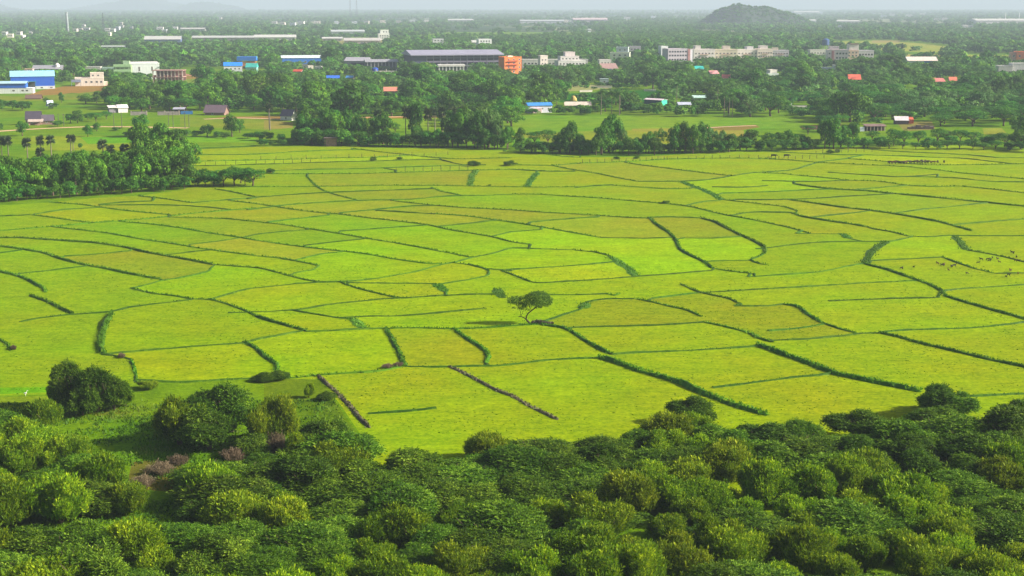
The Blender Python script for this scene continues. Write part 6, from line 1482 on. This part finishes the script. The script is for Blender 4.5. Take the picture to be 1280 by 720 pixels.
# ------------------------------------------------------------------ air, light, camera
def build_haze():
    b = MB(); b.box(-26000, 26000, -500, 27000, -1.0, 420); m, nt, nd, lk = newmat('haze')
    v = N(nt, 'ShaderNodeVolumePrincipled'); v.inputs['Density'].default_value = HAZE; v.inputs['Color'].default_value = (*HAZEC, 1); v.inputs['Anisotropy'].default_value = .0
    o_ = N(nt, 'ShaderNodeOutputMaterial'); lk.new(v.outputs[0], o_.inputs['Volume'])
    o = b.build('haze', m); tag(o, 'pale blue haze filling the air over the plain', None, None, 'stuff')
def build_light():
    w = bpy.data.worlds.new('World'); scene.world = w; w.use_nodes = True; nt = w.node_tree; bg = nt.nodes['Background']
    sk = nt.nodes.new('ShaderNodeTexSky'); sk.sky_type = 'NISHITA'; sk.sun_disc = False; sk.sun_elevation = R(SUNEL); sk.sun_rotation = R(SUNAZ); sk.air_density = 1.0; sk.dust_density = 5.0; sk.ozone_density = 1.0
    nt.links.new(sk.outputs[0], bg.inputs[0]); bg.inputs[1].default_value = SKY
    l = bpy.data.lights.new('sun', 'SUN'); l.energy = SUN; l.angle = R(.55); l.color = (1, .93, .80); o = bpy.data.objects.new('sun', l); col.objects.link(o)
    d = Vector((math.sin(R(SUNAZ)) * math.cos(R(SUNEL)), math.cos(R(SUNAZ)) * math.cos(R(SUNEL)), math.sin(R(SUNEL)))); o.rotation_euler = d.to_track_quat('Z', 'Y').to_euler(); o.location = (0, 0, 300)
def build_camera():
    c = bpy.data.cameras.new('camera'); c.sensor_width = 36; c.lens = FPX * 36 / 1280; c.clip_start = .5; c.clip_end = 60000
    o = bpy.data.objects.new('camera', c); col.objects.link(o); o.location = (0, 0, CAMH); o.rotation_euler = (R(90) - PITCH, 0, 0); scene.camera = o
    scene.render.resolution_x, scene.render.resolution_y = 1024, 576
    scene.view_settings.view_transform = 'Standard'; scene.view_settings.look = 'None'; scene.view_settings.gamma = 1; scene.view_settings.exposure = EXPO
    cy = scene.cycles; scene.render.engine = 'CYCLES'; cy.use_denoising = True; cy.max_bounces = 6; cy.diffuse_bounces = 3; cy.transmission_bounces = 4; cy.transparent_max_bounces = 4; cy.volume_bounces = 0; cy.use_adaptive_sampling = True; cy.adaptive_threshold = .02
ALB, HAZE, HAZEC = .55, .00013, (.62, .77, .91)
SUNEL, SUNAZ, SUN, SKY, EXPO = 30, 94, 5.0, .055, 1.08
import time; _t = time.time()
def lap(s):
    global _t
    print('LAP', s, round(time.time() - _t, 1)); _t = time.time()
build_camera(); build_light(); build_ground(); lap('ground'); build_banks(); lap('banks'); setup_plants(); lap('plants'); build_buildings(); lap('buildings')
fence('long rustic post fence along the foot of the middle tree belt', [(728, 204.0), (765, 203), (800, 201.5), (830, 199.6)], 2.6, 1.5)
fence('rustic post fence running right to the cattle, beyond the belt foot', [(834, 199.4), (860, 198.8), (900, 198), (960, 198)], 3.2, 1.5)
fence('sparse post fence at the left of the paddies, near the grove', [(244, 206.5), (320, 205), (388, 203)], 3.4, 1.5)
fence('post fence on the double bank left of centre', [(326, 200), (420, 198), (500, 196), (560, 194)], 5.0, 1.6)
fence('short post fence on the bank left of the lone far bush', [(495, 214), (540, 213.5), (585, 212.5)], 2.8, 1.7)
fence('post fence beside two cattle at the right end of the belt', [(962, 199.5), (985, 199), (1030, 198)], 3.0, 1.6)
fence('post fence under the bushy trees at the end of the belt', [(1020, 192), (1060, 190.5), (1090, 190)], 3.0, 1.6)
build_tracks(); build_belts(); rest = build_woods(); lap('trees'); label_trees()
hill('wooded_hill', 'dark wooded hill rising to the skyline right of the middle', [(856, 36), (866, 33), (874, 28), (882, 22), (890, 14), (898, 11), (905, 9.5), (912, 6.5), (918, 5.6), (926, 7.5), (933, 9.3), (942, 8.7), (952, 8.9), (960, 11), (970, 14), (982, 17), (992, 21), (1001, 26), (1010, 31), (1020, 36)], 4300, 230, 1.5, 1)
hill('distant_hill', 'blue far ridge with a double top on the left horizon', [(120, 10), (132, 7), (142, 4), (150, 4), (162, 2.5), (172, -1), (180, -4), (192, -5), (204, -3), (212, 1), (224, 4), (235, 6.5), (244, 8)], 17500, 1000, 8, 2)
hill('distant_hill', 'blue far flat-topped hill on the left horizon', [(236, 10), (246, 6), (252, 3.8), (262, 3.3), (272, 3.6), (278, 6), (290, 7.4), (300, 9)], 16000, 800, 6, 3)
hill('distant_hill', 'blue far hill cut by the left edge of the picture', [(-60, 9), (-40, 3), (-20, 0), (-8, 2), (2, 4.5), (10, 7.5), (22, 10)], 15000, 700, 5, 4)
hill('low_mound', 'low wooded mound left of the wooded hill', [(780, 31), (788, 27), (797, 24.5), (806, 25), (815, 28), (824, 31)], 4700, 120, 1, 5)
build_far(rest); lap('far wood'); build_scrub(); lap('scrub'); build_lone_tree(); build_animals(); build_haze(); lap('rest')
